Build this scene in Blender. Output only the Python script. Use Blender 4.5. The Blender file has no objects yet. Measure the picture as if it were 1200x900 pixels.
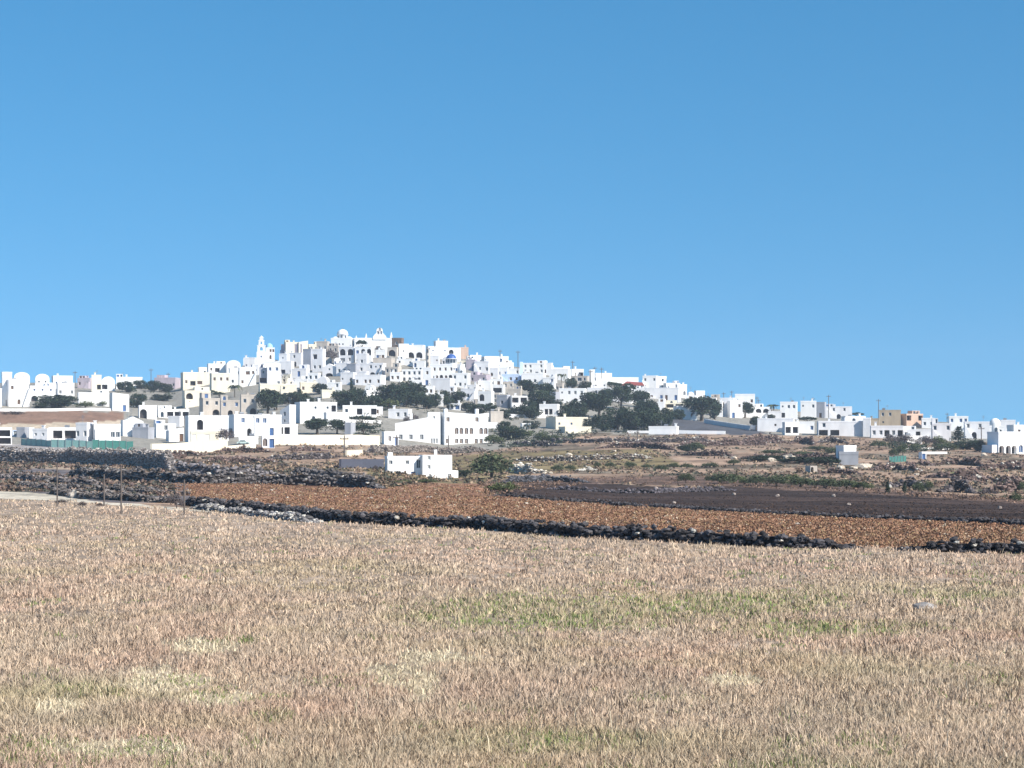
import bpy, bmesh, math, random
import numpy as np
from mathutils import Vector, Matrix
from mathutils.geometry import tessellate_polygon
R = math.radians
random.seed(7); rng = np.random.default_rng(7)
SC = bpy.context.scene; COL = SC.collection
CAMZ, HOR, F = 3.5, 525.0, 2400.0      # eye height (m), horizon row and focal length in photo pixels

# ------------------------------------------------------------------ noise
def _h(ix, iy, s):
    n = (ix*374761393 + iy*668265263 + s*1442695041) & 0xffffffff
    n = ((n ^ (n >> 13))*1274126177) & 0xffffffff
    return ((n ^ (n >> 16)) & 0xffff)/65535.0
def noise(x, y, s=0):
    x = np.asarray(x, float); y = np.asarray(y, float)
    ix = np.floor(x).astype(np.int64); iy = np.floor(y).astype(np.int64)
    fx = x-ix; fy = y-iy; fx = fx*fx*(3-2*fx); fy = fy*fy*(3-2*fy)
    a = _h(ix, iy, s); b = _h(ix+1, iy, s); c = _h(ix, iy+1, s); d = _h(ix+1, iy+1, s)
    return (a+(b-a)*fx)*(1-fy)+(c+(d-c)*fx)*fy
def fbm(x, y, s=0, o=4):
    t = 0; a = .5; w = 0
    for k in range(o):
        t = t+a*noise(x*2**k, y*2**k, s+k); w += a; a *= .5
    return t/w

# ------------------------------------------------------------------ terrain
TY = [110, 150, 190, 250, 300, 380, 480, 560, 650, 750, 850, 920, 1000, 1200]
TC = {   # ground height profiles of the hill, as seen rows per viewing direction
 -300: [601,584,570,555,545,535,520,505,490,478,466,462,463,480],
 0:    [601,583,568,553,545,536,518,500,484,467,452,448,449,470],
 100:  [601,582,568,553,545,537,521,505,488,470,454,448,449,470],
 200:  [601,581,567,553,547,538,525,515,499,479,460,452,452,472],
 300:  [601,581,568,556,549,541,523,509,490,467,438,430,431,455],
 420:  [601,582,572,565,556,545,526,511,487,459,424,403,400,425],
 520:  [601,583,575,568,566,557,540,523,495,465,434,416,413,435],
 600:  [601,588,580,571,564,553,535,520,500,475,448,431,427,445],
 720:  [602,596,589,577,567,551,530,515,505,482,462,448,446,462],
 850:  [605,599,590,577,568,550,530,516,506,496,482,473,472,485],
 1000: [612,601,590,578,567,548,530,518,510,501,493,489,489,498],
 1200: [616,605,595,582,570,550,535,526,516,509,502,499,499,505],
 1500: [618,607,597,584,572,553,538,529,519,511,504,500,500,506]}
_cx = np.array(sorted(TC)); _ly = np.log(np.array(TY, float))
_tab = np.array([[CAMZ-(r-HOR)*Y/F for r, Y in zip(TC[c], TY)] for c in sorted(TC)])
def terrain(X, Y):
    X = np.asarray(X, float); Y = np.asarray(Y, float); sh = np.broadcast(X, Y).shape
    X = np.broadcast_to(X, sh).ravel(); Y = np.broadcast_to(Y, sh).ravel()
    Ys = np.maximum(Y, 60); px = 600+F*X/Ys
    px = np.clip(px, -300, 1500)
    ci = np.clip(np.searchsorted(_cx, px)-1, 0, len(_cx)-2)
    t = (px-_cx[ci])/(_cx[ci+1]-_cx[ci]); t = np.clip(t, 0, 1)
    z = np.zeros(len(X)); L = np.log(Ys)
    acc = 0
    for off in (-.05, -.025, 0, .025, .05):
        l = np.clip(L+off, _ly[0], _ly[-1])
        yi = np.clip(np.searchsorted(_ly, l)-1, 0, len(_ly)-2)
        s = (np.exp(l)-np.exp(_ly[yi]))/(np.exp(_ly[yi+1])-np.exp(_ly[yi])); s = np.clip(s, 0, 1)
        za = _tab[ci, yi]*(1-s)+_tab[ci, yi+1]*s
        zb = _tab[ci+1, yi]*(1-s)+_tab[ci+1, yi+1]*s
        acc = acc+za*(1-t)+zb*t
    z = acc/5
    near = np.clip((Y-84)/34, 0, 1)
    z = z*near
    far = np.clip((Y-1200)/1500, 0, 1); z = z*(1-far)+(-25)*far
    z = z+np.where(Y > 105, (fbm(X/9, Y/9, 5)-.5)*.35*np.clip((Y-105)/60, 0, 1), (fbm(X/6, Y/6, 9)-.5)*.07)
    return z.reshape(sh)
def T(X, Y): return float(terrain(np.array([X]), np.array([Y]))[0])
_ms = np.concatenate([np.arange(20, 110, .5), np.arange(110, 400, 1), np.arange(400, 985, 2)])
def hit(px, row):          # where the line of sight through this spot of the photograph meets the ground
    X = (px-600)/F*_ms; z = terrain(X, _ms); r = HOR-(z-CAMZ)*F/_ms
    k = np.nonzero(r <= row)[0]
    Y = _ms[k[0]] if len(k) else _ms[int(np.argmin(r))]
    X = (px-600)/F*Y
    return X, float(Y), T(X, Y)

# ------------------------------------------------------------------ mesh helpers
def link(o, parent=None):
    COL.objects.link(o)
    if parent: o.parent = parent
    return o
def mesh_np(name, V, quads=None, tris=None, mat=None, parent=None, col=None, mats=None, mi=None, smooth=False):
    me = bpy.data.meshes.new(name)
    V = np.asarray(V, np.float32); nq = 0 if quads is None else len(quads); nt = 0 if tris is None else len(tris)
    me.vertices.add(len(V)); me.vertices.foreach_set('co', V.ravel())
    me.loops.add(nq*4+nt*3)
    li = []
    if nq: li.append(np.asarray(quads, np.int32).ravel())
    if nt: li.append(np.asarray(tris, np.int32).ravel())
    me.loops.foreach_set('vertex_index', np.concatenate(li))
    me.polygons.add(nq+nt)
    st = np.concatenate([np.arange(nq)*4, nq*4+np.arange(nt)*3]).astype(np.int32)
    me.polygons.foreach_set('loop_start', st)
    me.polygons.foreach_set('use_smooth', np.full(nq+nt, smooth))
    if mi is not None: me.polygons.foreach_set('material_index', np.asarray(mi, np.int32))
    if col is not None:
        a = me.color_attributes.new('Col', 'FLOAT_COLOR', 'POINT')
        c = np.ones((len(V), 4), np.float32); c[:, :3] = col; a.data.foreach_set('color', c.ravel())
    me.update(calc_edges=True); me.validate()
    for m in ([mat] if mat else (mats or [])): me.materials.append(m)
    return link(bpy.data.objects.new(name, me), parent)
class MB:
    def __init__(s): s.v = []; s.f = []
    def add(s, vs, fs):
        n = len(s.v); s.v += [tuple(v) for v in vs]; s.f += [tuple(i+n for i in f) for f in fs]
    def box(s, x0, x1, y0, y1, z0, z1, M=None, taper=0):
        t = taper
        vs = [(x0,y0,z0),(x1,y0,z0),(x1,y1,z0),(x0,y1,z0),(x0+t,y0+t,z1),(x1-t,y0+t,z1),(x1-t,y1-t,z1),(x0+t,y1-t,z1)]
        if M is not None: vs = [tuple(M @ Vector(v)) for v in vs]
        s.add(vs, [(0,3,2,1),(4,5,6,7),(0,1,5,4),(1,2,6,5),(2,3,7,6),(3,0,4,7)]); return s
    def lathe(s, prof, n=16, c=(0,0,0), a0=0, a1=2*math.pi):
        full = abs(a1-a0-2*math.pi) < 1e-6; m = n if full else n+1
        vs = []
        for r, z in prof:
            for k in range(m):
                a = a0+(a1-a0)*k/n; vs.append((c[0]+r*math.cos(a), c[1]+r*math.sin(a), c[2]+z))
        fs = []
        for i in range(len(prof)-1):
            for k in range(n):
                k2 = (k+1) % m if full else k+1
                fs.append((i*m+k, i*m+k2, (i+1)*m+k2, (i+1)*m+k))
        s.add(vs, fs); return s
    def tube(s, p, q, r0, r1, n=6):
        p = Vector(p); q = Vector(q); d = (q-p).normalized(); u = d.orthogonal().normalized(); w = d.cross(u)
        vs = []
        for c, r in ((p, r0), (q, r1)):
            for k in range(n):
                a = 2*math.pi*k/n; vs.append(tuple(c+u*math.cos(a)*r+w*math.sin(a)*r))
        fs = [(k, (k+1) % n, n+(k+1) % n, n+k) for k in range(n)]+[tuple(range(n-1, -1, -1)), tuple(range(n, 2*n))]
        s.add(vs, fs); return s
    def prism(s, pts, y0, y1, M=None):      # outline in x,z pushed along y
        n = len(pts)
        vs = [(x, y0, z) for x, z in pts]+[(x, y1, z) for x, z in pts]
        if M is not None: vs = [tuple(M @ Vector(v)) for v in vs]
        s.add(vs, [tuple(range(n)), tuple(range(2*n-1, n-1, -1))]+[(i, i+n, (i+1) % n+n, (i+1) % n) for i in range(n)])
        return s
    def build(s, name, mat, parent=None, smooth=False):
        me = bpy.data.meshes.new(name); me.from_pydata(s.v, [], s.f); me.update()
        bm = bmesh.new(); bm.from_mesh(me); bmesh.ops.recalc_face_normals(bm, faces=bm.faces); bm.to_mesh(me); bm.free()
        if smooth:
            for p in me.polygons: p.use_smooth = True
        me.materials.append(mat)
        return link(bpy.data.objects.new(name, me), parent)
def empty(name, loc, rz=0, sc=None):
    o = bpy.data.objects.new(name, None); COL.objects.link(o); o.location = loc; o.rotation_euler = (0, 0, rz)
    o.empty_display_size = .5
    if sc: o.scale = sc
    return o
def structure(o): o['kind'] = 'structure'; return o
def stuff(o, label, cat): o['kind'] = 'stuff'; o['label'] = label; o['category'] = cat; return o

# ------------------------------------------------------------------ materials
def material(name):
    m = bpy.data.materials.new(name); m.use_nodes = True
    return m, m.node_tree, m.node_tree.nodes['Principled BSDF']
def N(nt, t, **k):
    n = nt.nodes.new(t)
    for a, b in k.items(): setattr(n, a, b)
    return n
def plaster(name, c, var=.12, rough=.9, scale=.6):
    m, nt, b = material(name)
    tc = N(nt, 'ShaderNodeTexCoord'); n1 = N(nt, 'ShaderNodeTexNoise'); n1.inputs['Scale'].default_value = scale; n1.inputs['Detail'].default_value = 6
    mp = N(nt, 'ShaderNodeMapping'); mp.inputs['Scale'].default_value = (1, 1, .35)
    nt.links.new(tc.outputs['Object'], mp.inputs[0]); nt.links.new(mp.outputs[0], n1.inputs['Vector'])
    oi = N(nt, 'ShaderNodeObjectInfo')
    cr = N(nt, 'ShaderNodeMapRange'); cr.inputs[1].default_value = .35; cr.inputs[2].default_value = .75
    cr.inputs[3].default_value = 1; cr.inputs[4].default_value = 1-var*2
    nt.links.new(n1.outputs['Fac'], cr.inputs[0])
    rr = N(nt, 'ShaderNodeMapRange'); rr.inputs[3].default_value = 1-var; rr.inputs[4].default_value = 1.04
    nt.links.new(oi.outputs['Random'], rr.inputs[0])
    mu = N(nt, 'ShaderNodeMath', operation='MULTIPLY'); nt.links.new(cr.outputs[0], mu.inputs[0]); nt.links.new(rr.outputs[0], mu.inputs[1])
    vm = N(nt, 'ShaderNodeVectorMath', operation='SCALE'); vm.inputs[0].default_value = c
    nt.links.new(mu.outputs[0], vm.inputs['Scale']); nt.links.new(vm.outputs[0], b.inputs['Base Color'])
    b.inputs['Roughness'].default_value = rough; b.inputs['Specular IOR Level'].default_value = .15
    return m
def vcol(name, rough=.95, nscale=3.0, amt=.35, bump=0, trans=0):
    m, nt, b = material(name)
    at = N(nt, 'ShaderNodeAttribute'); at.attribute_name = 'Col'
    tc = N(nt, 'ShaderNodeTexCoord'); n1 = N(nt, 'ShaderNodeTexNoise'); n1.inputs['Scale'].default_value = nscale; n1.inputs['Detail'].default_value = 5; n1.inputs['Roughness'].default_value = .65
    nt.links.new(tc.outputs['Object'], n1.inputs['Vector'])
    mr = N(nt, 'ShaderNodeMapRange'); mr.inputs[1].default_value = .3; mr.inputs[2].default_value = .7
    mr.inputs[3].default_value = 1-amt; mr.inputs[4].default_value = 1+amt
    nt.links.new(n1.outputs['Fac'], mr.inputs[0])
    vm = N(nt, 'ShaderNodeVectorMath', operation='SCALE'); nt.links.new(at.outputs['Color'], vm.inputs[0]); nt.links.new(mr.outputs[0], vm.inputs['Scale'])
    nt.links.new(vm.outputs[0], b.inputs['Base Color']); b.inputs['Roughness'].default_value = rough; b.inputs['Specular IOR Level'].default_value = .1
    if bump:
        bp = N(nt, 'ShaderNodeBump'); bp.inputs['Strength'].default_value = 1; bp.inputs['Distance'].default_value = bump
        nt.links.new(n1.outputs['Fac'], bp.inputs['Height']); nt.links.new(bp.outputs[0], b.inputs['Normal'])
    return m
def simple(name, c, rough=.6, metal=0, spec=.3, var=0):
    m, nt, b = material(name)
    b.inputs['Base Color'].default_value = (*c, 1); b.inputs['Roughness'].default_value = rough
    b.inputs['Metallic'].default_value = metal; b.inputs['Specular IOR Level'].default_value = spec
    n1 = N(nt, 'ShaderNodeTexNoise'); n1.inputs['Scale'].default_value = 2.5
    tc = N(nt, 'ShaderNodeTexCoord'); nt.links.new(tc.outputs['Object'], n1.inputs['Vector'])
    mr = N(nt, 'ShaderNodeMapRange'); mr.inputs[3].default_value = .75; mr.inputs[4].default_value = 1.2; nt.links.new(n1.outputs['Fac'], mr.inputs[0])
    vm = N(nt, 'ShaderNodeVectorMath', operation='SCALE'); vm.inputs[0].default_value = c; nt.links.new(mr.outputs[0], vm.inputs['Scale'])
    nt.links.new(vm.outputs[0], b.inputs['Base Color'])
    return m
WALLS = {'w': plaster('white_plaster', (.82,.81,.80), .05), 'c': plaster('cream_plaster', (.78,.71,.57), .07),
 'b': plaster('beige_stone_render', (.56,.50,.44), .12), 'g': plaster('grey_cement_and_shade', (.40,.41,.45), .12),
 'm': plaster('mauve_render_and_shade', (.52,.45,.50), .12), 'o': plaster('ochre_render', (.42,.335,.24), .12),
 'p': plaster('peach_render', (.62,.44,.34), .1), 'l': plaster('pale_blue_plaster', (.55,.66,.85), .08),
 's': plaster('brown_stone', (.26,.19,.15), .25, scale=2), 'W': plaster('fresh_white_plaster', (.85,.85,.85), .03),
 'k': plaster('shaded_lilac_white', (.76,.75,.76), .08)}  # k: white plaster with the hill fronts' dim lilac shade put into its colour
CNAME = {'w':'white','c':'cream','b':'beige','g':'grey','m':'mauve','o':'ochre','p':'peach','l':'pale blue','s':'brown stone','W':'bright white','k':'greyish white'}
M_glass = simple('dark_glass', (.035,.045,.06), .15, spec=.6)
M_shut = [simple('blue_shutter', (.05,.10,.22), .6), simple('brown_shutter', (.10,.06,.04), .6), simple('grey_shutter', (.16,.17,.18), .6), M_glass, M_glass]
M_dark = simple('dark_opening', (.05,.045,.05), .9)
M_frame = simple('window_frame', (.75,.75,.74), .6)
M_doorb = simple('blue_door', (.06,.13,.30), .5); M_doorw = simple('brown_door', (.13,.07,.04), .6)
M_roof = plaster('roof_screed', (.58,.56,.54), .12)
M_dome = simple('blue_dome_paint', (.035,.10,.32), .4); M_pdome = simple('pale_blue_dome_paint', (.30,.55,.75), .5)
M_redroof = simple('red_roof_tiles', (.26,.06,.05), .8)
M_wood = simple('weathered_wood', (.12,.10,.09), .9); M_metal = simple('galvanised_metal', (.25,.26,.28), .5, .6)
M_net = simple('green_mesh_netting', (.045,.16,.14), .9); M_netp = simple('pale_green_netting', (.20,.36,.34), .9)
M_ground = vcol('ground_soil', nscale=.9, amt=.45, bump=.15)
M_grass = vcol('dry_grass_blade', nscale=4, amt=.12)
M_leaf = vcol('leaves', nscale=1.2, amt=.3)
M_rock = vcol('volcanic_rock', nscale=3, amt=.35, bump=.03)
M_bark = simple('bark', (.10,.075,.055), .95)

# ------------------------------------------------------------------ ground sheet
ZN = [   # land use, outlined where it lies in the view; converted to ground positions by the terrain itself
 ('orange', (.24,.13,.085), [(225,567),(300,565),(400,569),(455,572),(500,565),(560,567),(580,581),(700,588),(800,596),(900,602),(1000,607),(1200,612),(1500,622),(1500,664),(1200,650),(1040,645),(800,630),(640,620),(520,612),(400,606),(300,600),(225,585)]),
 ('dark', (.048,.031,.025), [(575,581),(620,568),(700,566),(800,572),(850,570),(1000,578),(1200,590),(1500,600),(1500,624),(1200,613),(1000,607),(900,602),(800,596),(700,588)]),
 ('brownvine', (.13,.085,.065), [(560,566),(640,560),(800,558),(1000,570),(1200,586),(1500,594),(1500,600),(1200,590),(1000,578),(850,570),(700,566),(575,580)]),
 ('olive', (.19,.145,.075), [(430,540),(600,529),(700,527),(765,526),(800,545),(760,548),(600,556),(560,568),(455,573),(430,566)]),
 ('pale', (.52,.46,.37), [(-200,570),(0,576),(60,579),(120,588),(215,595),(330,600),(330,604),(120,599),(0,586),(-200,580)]),
 ('dark2', (.15,.13,.13), [(-200,540),(0,547),(215,556),(228,590),(120,588),(60,579),(0,575),(-200,569)]),
 ('orange', (.22,.11,.06), [(195,566),(230,562),(230,585),(205,575)]),
 ('tan', (.34,.26,.19), [(-200,536),(0,537),(150,543),(180,553),(100,551),(0,547),(-200,546)]),
 ('gravel', (.32,.29,.28), [(-200,518),(0,520),(150,528),(210,540),(150,545),(0,539),(-200,540)]),
 ('brown', (.24,.145,.10), [(-200,481),(0,482),(145,482),(145,493),(0,497),(-200,497)]),
 ('tan', (.48,.39,.29), [(-200,497),(0,497),(145,493),(150,500),(0,508),(-200,508)]),
 ('slate', (.085,.085,.095), [(765,488),(800,491),(888,502),(900,509),(770,509),(740,505)]),
 ('village', (.27,.25,.215), [(-300,380),(1500,380),(1500,515),(1180,520),(1010,512),(900,509),(740,509),(690,507),(575,528),(440,522),(320,521),(180,530),(-300,530)]),
]
def in_poly(px, py, poly):
    r = np.zeros(px.shape, bool); n = len(poly)
    for i in range(n):
        x1, y1 = poly[i]; x2, y2 = poly[(i+1) % n]
        c = ((y1 > py) != (y2 > py)) & (px < (x2-x1)*(py-y1)/((y2-y1) or 1e-9)+x1)
        r ^= c
    return r
FE = [(-700,558),(-200,566),(0,584),(100,589),(200,597),(300,604),(400,613),(600,622),(800,633),(1000,642),(1200,648),(1500,662),(2200,690)]   # far edge of the field
def field_row(px): return np.interp(px, [p[0] for p in FE], [p[1] for p in FE])
def proj(X, Y, Z):
    Ys = np.maximum(Y, 1); return 600+F*X/Ys, HOR-(Z-CAMZ)*F/Ys
GREEN = [(730,712,230,22),(960,737,130,12),(620,730,170,14),(660,870,110,14),(90,812,60,8),(320,842,25,9),(1140,700,50,6),(880,705,120,14)]
FLAT = [(180,800,90,22),(520,772,70,10),(470,800,60,30),(230,760,60,12),(120,880,120,16),(60,830,50,14),(860,800,50,10),(260,820,60,20)]
def ell(px, row, L):
    r = np.zeros(px.shape)
    for x, y, a, b in L: r = np.maximum(r, np.clip(1.25-np.sqrt(((px-x)/a)**2+((row-y)/b)**2), 0, 1))
    return r
def ground_color(X, Y, Z):
    px, row = proj(X, Y, Z)
    j = (fbm(X/4, Y/4, 31)-.5)*4; rj = row+j
    n1 = fbm(X/14, Y/26, 3); n2 = fbm(X/3, Y/7, 8); n3 = fbm(X/40, Y/6, 15)
    C = np.array([.30,.205,.145])*np.ones(X.shape+(3,))
    C = C*(.45+1.1*n2)[..., None]; C = C*(1+(n3-.5)*1.3)[..., None]
    dk = (n1 > .60)[..., None]; C = np.where(dk, C*.55*np.array([.9,1,1]), C)
    pl = (fbm(X/6, Y/9, 77) > .66)[..., None]; C = np.where(pl, C*.4+np.array([.30,.25,.19])*.6, C)
    done = np.zeros(X.shape, bool)
    ok = (Y > 60) & (Y < 1100)
    for nm, c, poly in ZN:
        k = in_poly(px, rj, poly) & ok & ~done
        vary = {'orange': .7, 'dark': .5, 'village': .5, 'gravel': .8}.get(nm, .7)
        cc = np.array(c)*(1-vary/2+vary*n2)[..., None]
        if nm in ('dark', 'orange', 'olive', 'brownvine'): cc = cc*(1+(fbm((X*.35+Y)*.9, (X*.35+Y)*.02, 55)-.5)*1.0+(n3-.5)*1.4)[..., None].clip(.35, 2)
        C = np.where(k[..., None], cc, C); done |= k
    fld = (Y < 100) & (row > field_row(px)) | (Y < 60) | ((Y < 150) & (row > field_row(px)+0))
    fl_ = ell(px, row, FLAT)[..., None]; fc = (np.array([.31,.24,.185])*(1-fl_)+np.array([.40,.315,.215])*fl_)*(.65+.7*n2)[..., None]
    C = np.where(fld[..., None], fc, C)
    return C
us = np.unique(np.concatenate([np.linspace(-2.6, -.36, 50), np.linspace(-.36, .36, 620), np.linspace(.36, 2.6, 50)]))
ys = np.unique(np.concatenate([np.linspace(-40, 20, 10), np.linspace(20, 60, 50), 1/np.linspace(1/60, 1/1000, 560), np.linspace(1000, 1500, 50), np.geomspace(1500, 9000, 20)]))
U, YY = np.meshgrid(us, ys); XX = U*np.maximum(YY, 40); XX = XX*np.where(YY < 40, 1, 1)
ZZ = terrain(XX, YY); CC = ground_color(XX, YY, ZZ)
ny, nx = XX.shape; idx = np.arange(nx*ny).reshape(ny, nx)
Q = np.stack([idx[:-1, :-1], idx[:-1, 1:], idx[1:, 1:], idx[1:, :-1]], -1).reshape(-1, 4)
g = mesh_np('ground', np.stack([XX, YY, ZZ], -1).reshape(-1, 3), quads=Q, mat=M_ground, col=CC.reshape(-1, 3), smooth=True)
structure(g); g['label'] = 'dry field rising through terraces to the village hill'

# ------------------------------------------------------------------ blades and leaf masses
def blades(name, P, H, W, lean, ang, colr, mat, bend=.5):
    n = len(P); d = np.stack([np.cos(ang), np.sin(ang), np.zeros(n)], -1)
    ln = np.concatenate([lean, np.zeros((n, 1))], 1)
    up = np.array([0, 0, 1.])
    k = np.linalg.norm(lean, axis=1); hz = H*np.sqrt(np.maximum(.06, 1-np.minimum(k, .97)**2))
    mid = P+ln*(H*.4*bend)[:, None]+up*(hz*.55)[:, None]
    tip = P+ln*H[:, None]+up*hz[:, None]
    w = d*(W/2)[:, None]
    V = np.stack([P-w, P+w, mid-w*.9, mid+w*.9, tip], 1).reshape(-1, 3)
    b = np.arange(n)[:, None]*5
    return mesh_np(name, V, quads=b+np.array([[0, 1, 3, 2]]), tris=b+np.array([[2, 3, 4]]), mat=mat, col=np.repeat(colr, 5, 0))
# field grass: clumps, thinning with distance
def field_grass(nc, m, seed, rows=(575, 960), outer=False):
    g = np.random.default_rng(seed)
    px = g.uniform(-230, 1430, nc)
    if outer: px = np.where(g.uniform(0, 1, nc) < .5, g.uniform(-1500, -230, nc), g.uniform(1430, 2700, nc))
    row = rows[0]+(rows[1]-rows[0])*g.uniform(0, 1, nc)**.92
    Y = CAMZ*F/(row-HOR); X = (px-600)/F*Y
    k = row > field_row(px)-1.0+3*(noise(X/1.5, Y/1.5, 4)-.5); px, row, X, Y = px[k], row[k], X[k], Y[k]; n = len(X)
    gr = ell(px, row, GREEN)*(.25+1.3*fbm(X/.9, Y/2, 21)); gr = np.where(g.uniform(0, 1, n) < gr*.72, 1, 0)
    gr = np.where((fbm(X/1.2, Y/2.2, 50) > .68) & (g.uniform(0,1,n) < .45), 1, gr)
    fl = ell(px, row, FLAT)*(-.3+2.6*fbm(X/.55, Y/1.4, 61)) > .55
    pk = fbm(X/3.0, Y/5.5, 40)
    tone = fbm(X/1.1, Y/2.0, 44)
    straw = np.array([.55,.42,.31]); pink = np.array([.54,.375,.285]); grey = np.array([.46,.365,.28]); pale = np.array([.66,.56,.40]); green = np.array([.24,.28,.11]); olive = np.array([.40,.35,.20])
    c = straw+(pink-straw)*np.clip((pk-.42)*3, 0, .8)[:, None]
    c = c+(grey-c)*np.clip((tone-.5)*3, 0, .6)[:, None]
    ol = np.clip(ell(px, row, GREEN)*.9+np.clip(fbm(X/5, Y/3, 71)-.5, 0, 1)*2.5, 0, .75); c = c+(olive-c)*ol[:, None]*.7
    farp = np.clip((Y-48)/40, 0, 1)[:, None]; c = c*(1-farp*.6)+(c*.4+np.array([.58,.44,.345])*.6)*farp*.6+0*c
    c = np.where(fl[:, None], pale, c)
    c = np.where(gr[:, None] > 0, green, c)
    c = c*g.uniform(.66, 1.22, n)[:, None]*np.array([.88, .89, .89])
    # blades
    N_ = n*m; ri = np.repeat(np.arange(n), m)
    rad = np.maximum(.05, Y*.0014)[ri]
    P = np.zeros((N_, 3)); P[:, 0] = X[ri]+g.normal(0, 1, N_)*rad; P[:, 1] = Y[ri]+g.normal(0, 1, N_)*rad*1.6
    P[:, 2] = terrain(P[:, 0], P[:, 1])-.02
    hh = np.where(gr > 0, .10, np.where(fl, .12, .145))*(.35+1.2*fbm(X/2.2, Y/3, 91))
    H = hh[ri]*g.uniform(.55, 1.35, N_)
    W = np.maximum(.008, Y[ri]*.00046)*g.uniform(.6, 1.5, N_)
    cl = g.normal(0, .30, (n, 2)); lean = cl[ri]+g.normal(0, .36, (N_, 2))
    lean = np.where(fl[ri][:, None], lean*1.9, lean); nl = np.linalg.norm(lean, axis=1, keepdims=True); lean = lean/np.maximum(1, nl/.97)
    ang = g.normal(0, .7, N_)
    cc = np.clip(c[ri]*g.uniform(.72, 1.28, N_)[:, None], 0, .9)
    return blades('dry_grass', P, H, W, lean, ang, cc, M_grass)
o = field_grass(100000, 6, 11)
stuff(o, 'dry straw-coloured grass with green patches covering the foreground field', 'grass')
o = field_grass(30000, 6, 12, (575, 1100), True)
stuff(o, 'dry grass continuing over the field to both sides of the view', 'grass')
# a few tall single stalks
g2 = np.random.default_rng(5); n = 650
row = g2.uniform(640, 940, n); px = g2.uniform(-100, 1300, n); Y = CAMZ*F/(row-HOR); X = (px-600)/F*Y
P = np.stack([X, Y, terrain(X, Y)], -1)
o = blades('tall_stalks', P, g2.uniform(.2, .42, n), np.maximum(.007, Y*.00036), g2.normal(0, .3, (n, 2)), g2.uniform(-.6, .6, n), np.clip(np.array([.60,.50,.36])*g2.uniform(.5, 1.2, (n, 1)), 0, .9), M_grass)
stuff(o, 'taller pale stalks sticking out of the dry field grass', 'grass')

n = 2600; row = g2.uniform(660, 950, n); px = g2.uniform(-100, 1300, n); Y = CAMZ*F/(row-HOR); X = (px-600)/F*Y; kp = fbm(X/2, Y/3, 19) > .5; X, Y = X[kp], Y[kp]; n = len(X)
o = blades('dead_stems', np.stack([X, Y, terrain(X, Y)], -1), g2.uniform(.15, .32, n), np.maximum(.007, Y*.00042), g2.normal(0, .35, (n, 2)), g2.uniform(-.6, .6, n), np.clip(np.array([.17,.12,.09])*g2.uniform(.5, 1.3, (n, 1)), 0, .9), M_grass)
stuff(o, 'dark brown dead stems standing among the dry field grass', 'dead stems')

def leafmass(name, C, S, n_per, leaf, colr, mat, g, flat=.6):
    """clumps of small leaf faces; C centres, S sizes"""
    n = len(C); ri = np.repeat(np.arange(n), n_per); N_ = len(ri)
    d = g.normal(0, 1, (N_, 3)); d /= np.linalg.norm(d, axis=1, keepdims=True)
    r = g.uniform(.35, 1, N_)**.6
    P = C[ri]+d*(r*S[ri])[:, None]*np.array([1, 1, flat]); P[:, 2] = np.maximum(P[:, 2], C[ri][:, 2]-.1*S[ri])
    a = g.normal(0, 1, (N_, 3)); a /= np.linalg.norm(a, axis=1, keepdims=True)
    b = np.cross(a, g.normal(0, 1, (N_, 3))); b /= np.linalg.norm(b, axis=1, keepdims=True)
    L = (leaf[ri]*g.uniform(.6, 1.4, N_))[:, None]
    V = np.stack([P-a*L, P-b*L*.6, P+a*L, P+b*L*.6], 1).reshape(-1, 3)
    q = np.arange(N_)[:, None]*4+np.arange(4)[None]
    return mesh_np(name, V, quads=q, mat=mat, col=np.repeat(np.clip(colr[ri]*g.uniform(.6, 1.4, (N_, 1)), 0, .9), 4, 0))
def zone_pts(poly, n, g, rmin, rmax):
    X = []; px = g.uniform(-200, 1400, n*6); row = g.uniform(rmin, rmax, n*6)
    return px, row
def sample_zone(test, n, g, Y0, Y1):
    Y = 1/g.uniform(1/Y1, 1/Y0, n*8); px = g.uniform(-150, 1350, n*8); X = (px-600)/F*Y
    Z = terrain(X, Y); _, row = proj(X, Y, Z)
    k = np.nonzero(test(px, row, X, Y))[0][:n]
    return np.stack([X[k], Y[k], Z[k]], -1), px[k], row[k]
ZP = {}
ZP_=0
for nm, c, poly in ZN: ZP.setdefault(nm, []).append(poly)
def tz(nm): return lambda px, row, X, Y: np.any([in_poly(px, row, p) for p in ZP[nm]], 0) & (row < field_row(px)-.5) & (Y > 62)
gv = np.random.default_rng(21)
C, px, row = sample_zone(tz('orange'), 24000, gv, 66, 260)
S = gv.uniform(.10, .26, len(C)); C[:, 2] += S*.05
t = fbm(C[:, 0]/5, C[:, 1]/9, 12)[:, None]
cc = np.array([.28,.15,.095])*(1-t)+np.array([.25,.16,.105])*t; cc = cc*gv.uniform(.82, 1.15, (len(C), 1))
pick = gv.uniform(0, 1, len(C)); cc = np.where((pick < .10)[:, None], np.array([.28,.20,.11]), cc); cc = np.where((pick > .96)[:, None], np.array([.42,.35,.26]), cc)
stuff(leafmass('vineyard_foliage', C, S, 12, .03+C[:, 1]*.0002, cc, M_leaf, gv), 'low rust-orange autumn vines covering the strip behind the black wall', 'vines')
C, px, row = sample_zone(tz('brownvine'), 3000, gv, 120, 340)
S = gv.uniform(.3, .6, len(C)); cc = np.array([.17,.11,.08])*gv.uniform(.5, 1.5, (len(C), 1))
stuff(leafmass('brown_vines', C, S, 8, .13+0*S, cc, M_leaf, gv), 'bare brown vines on the strip above the dark soil', 'vines')
C, px, row = sample_zone(tz('dark'), 6000, gv, 100, 300)
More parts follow.
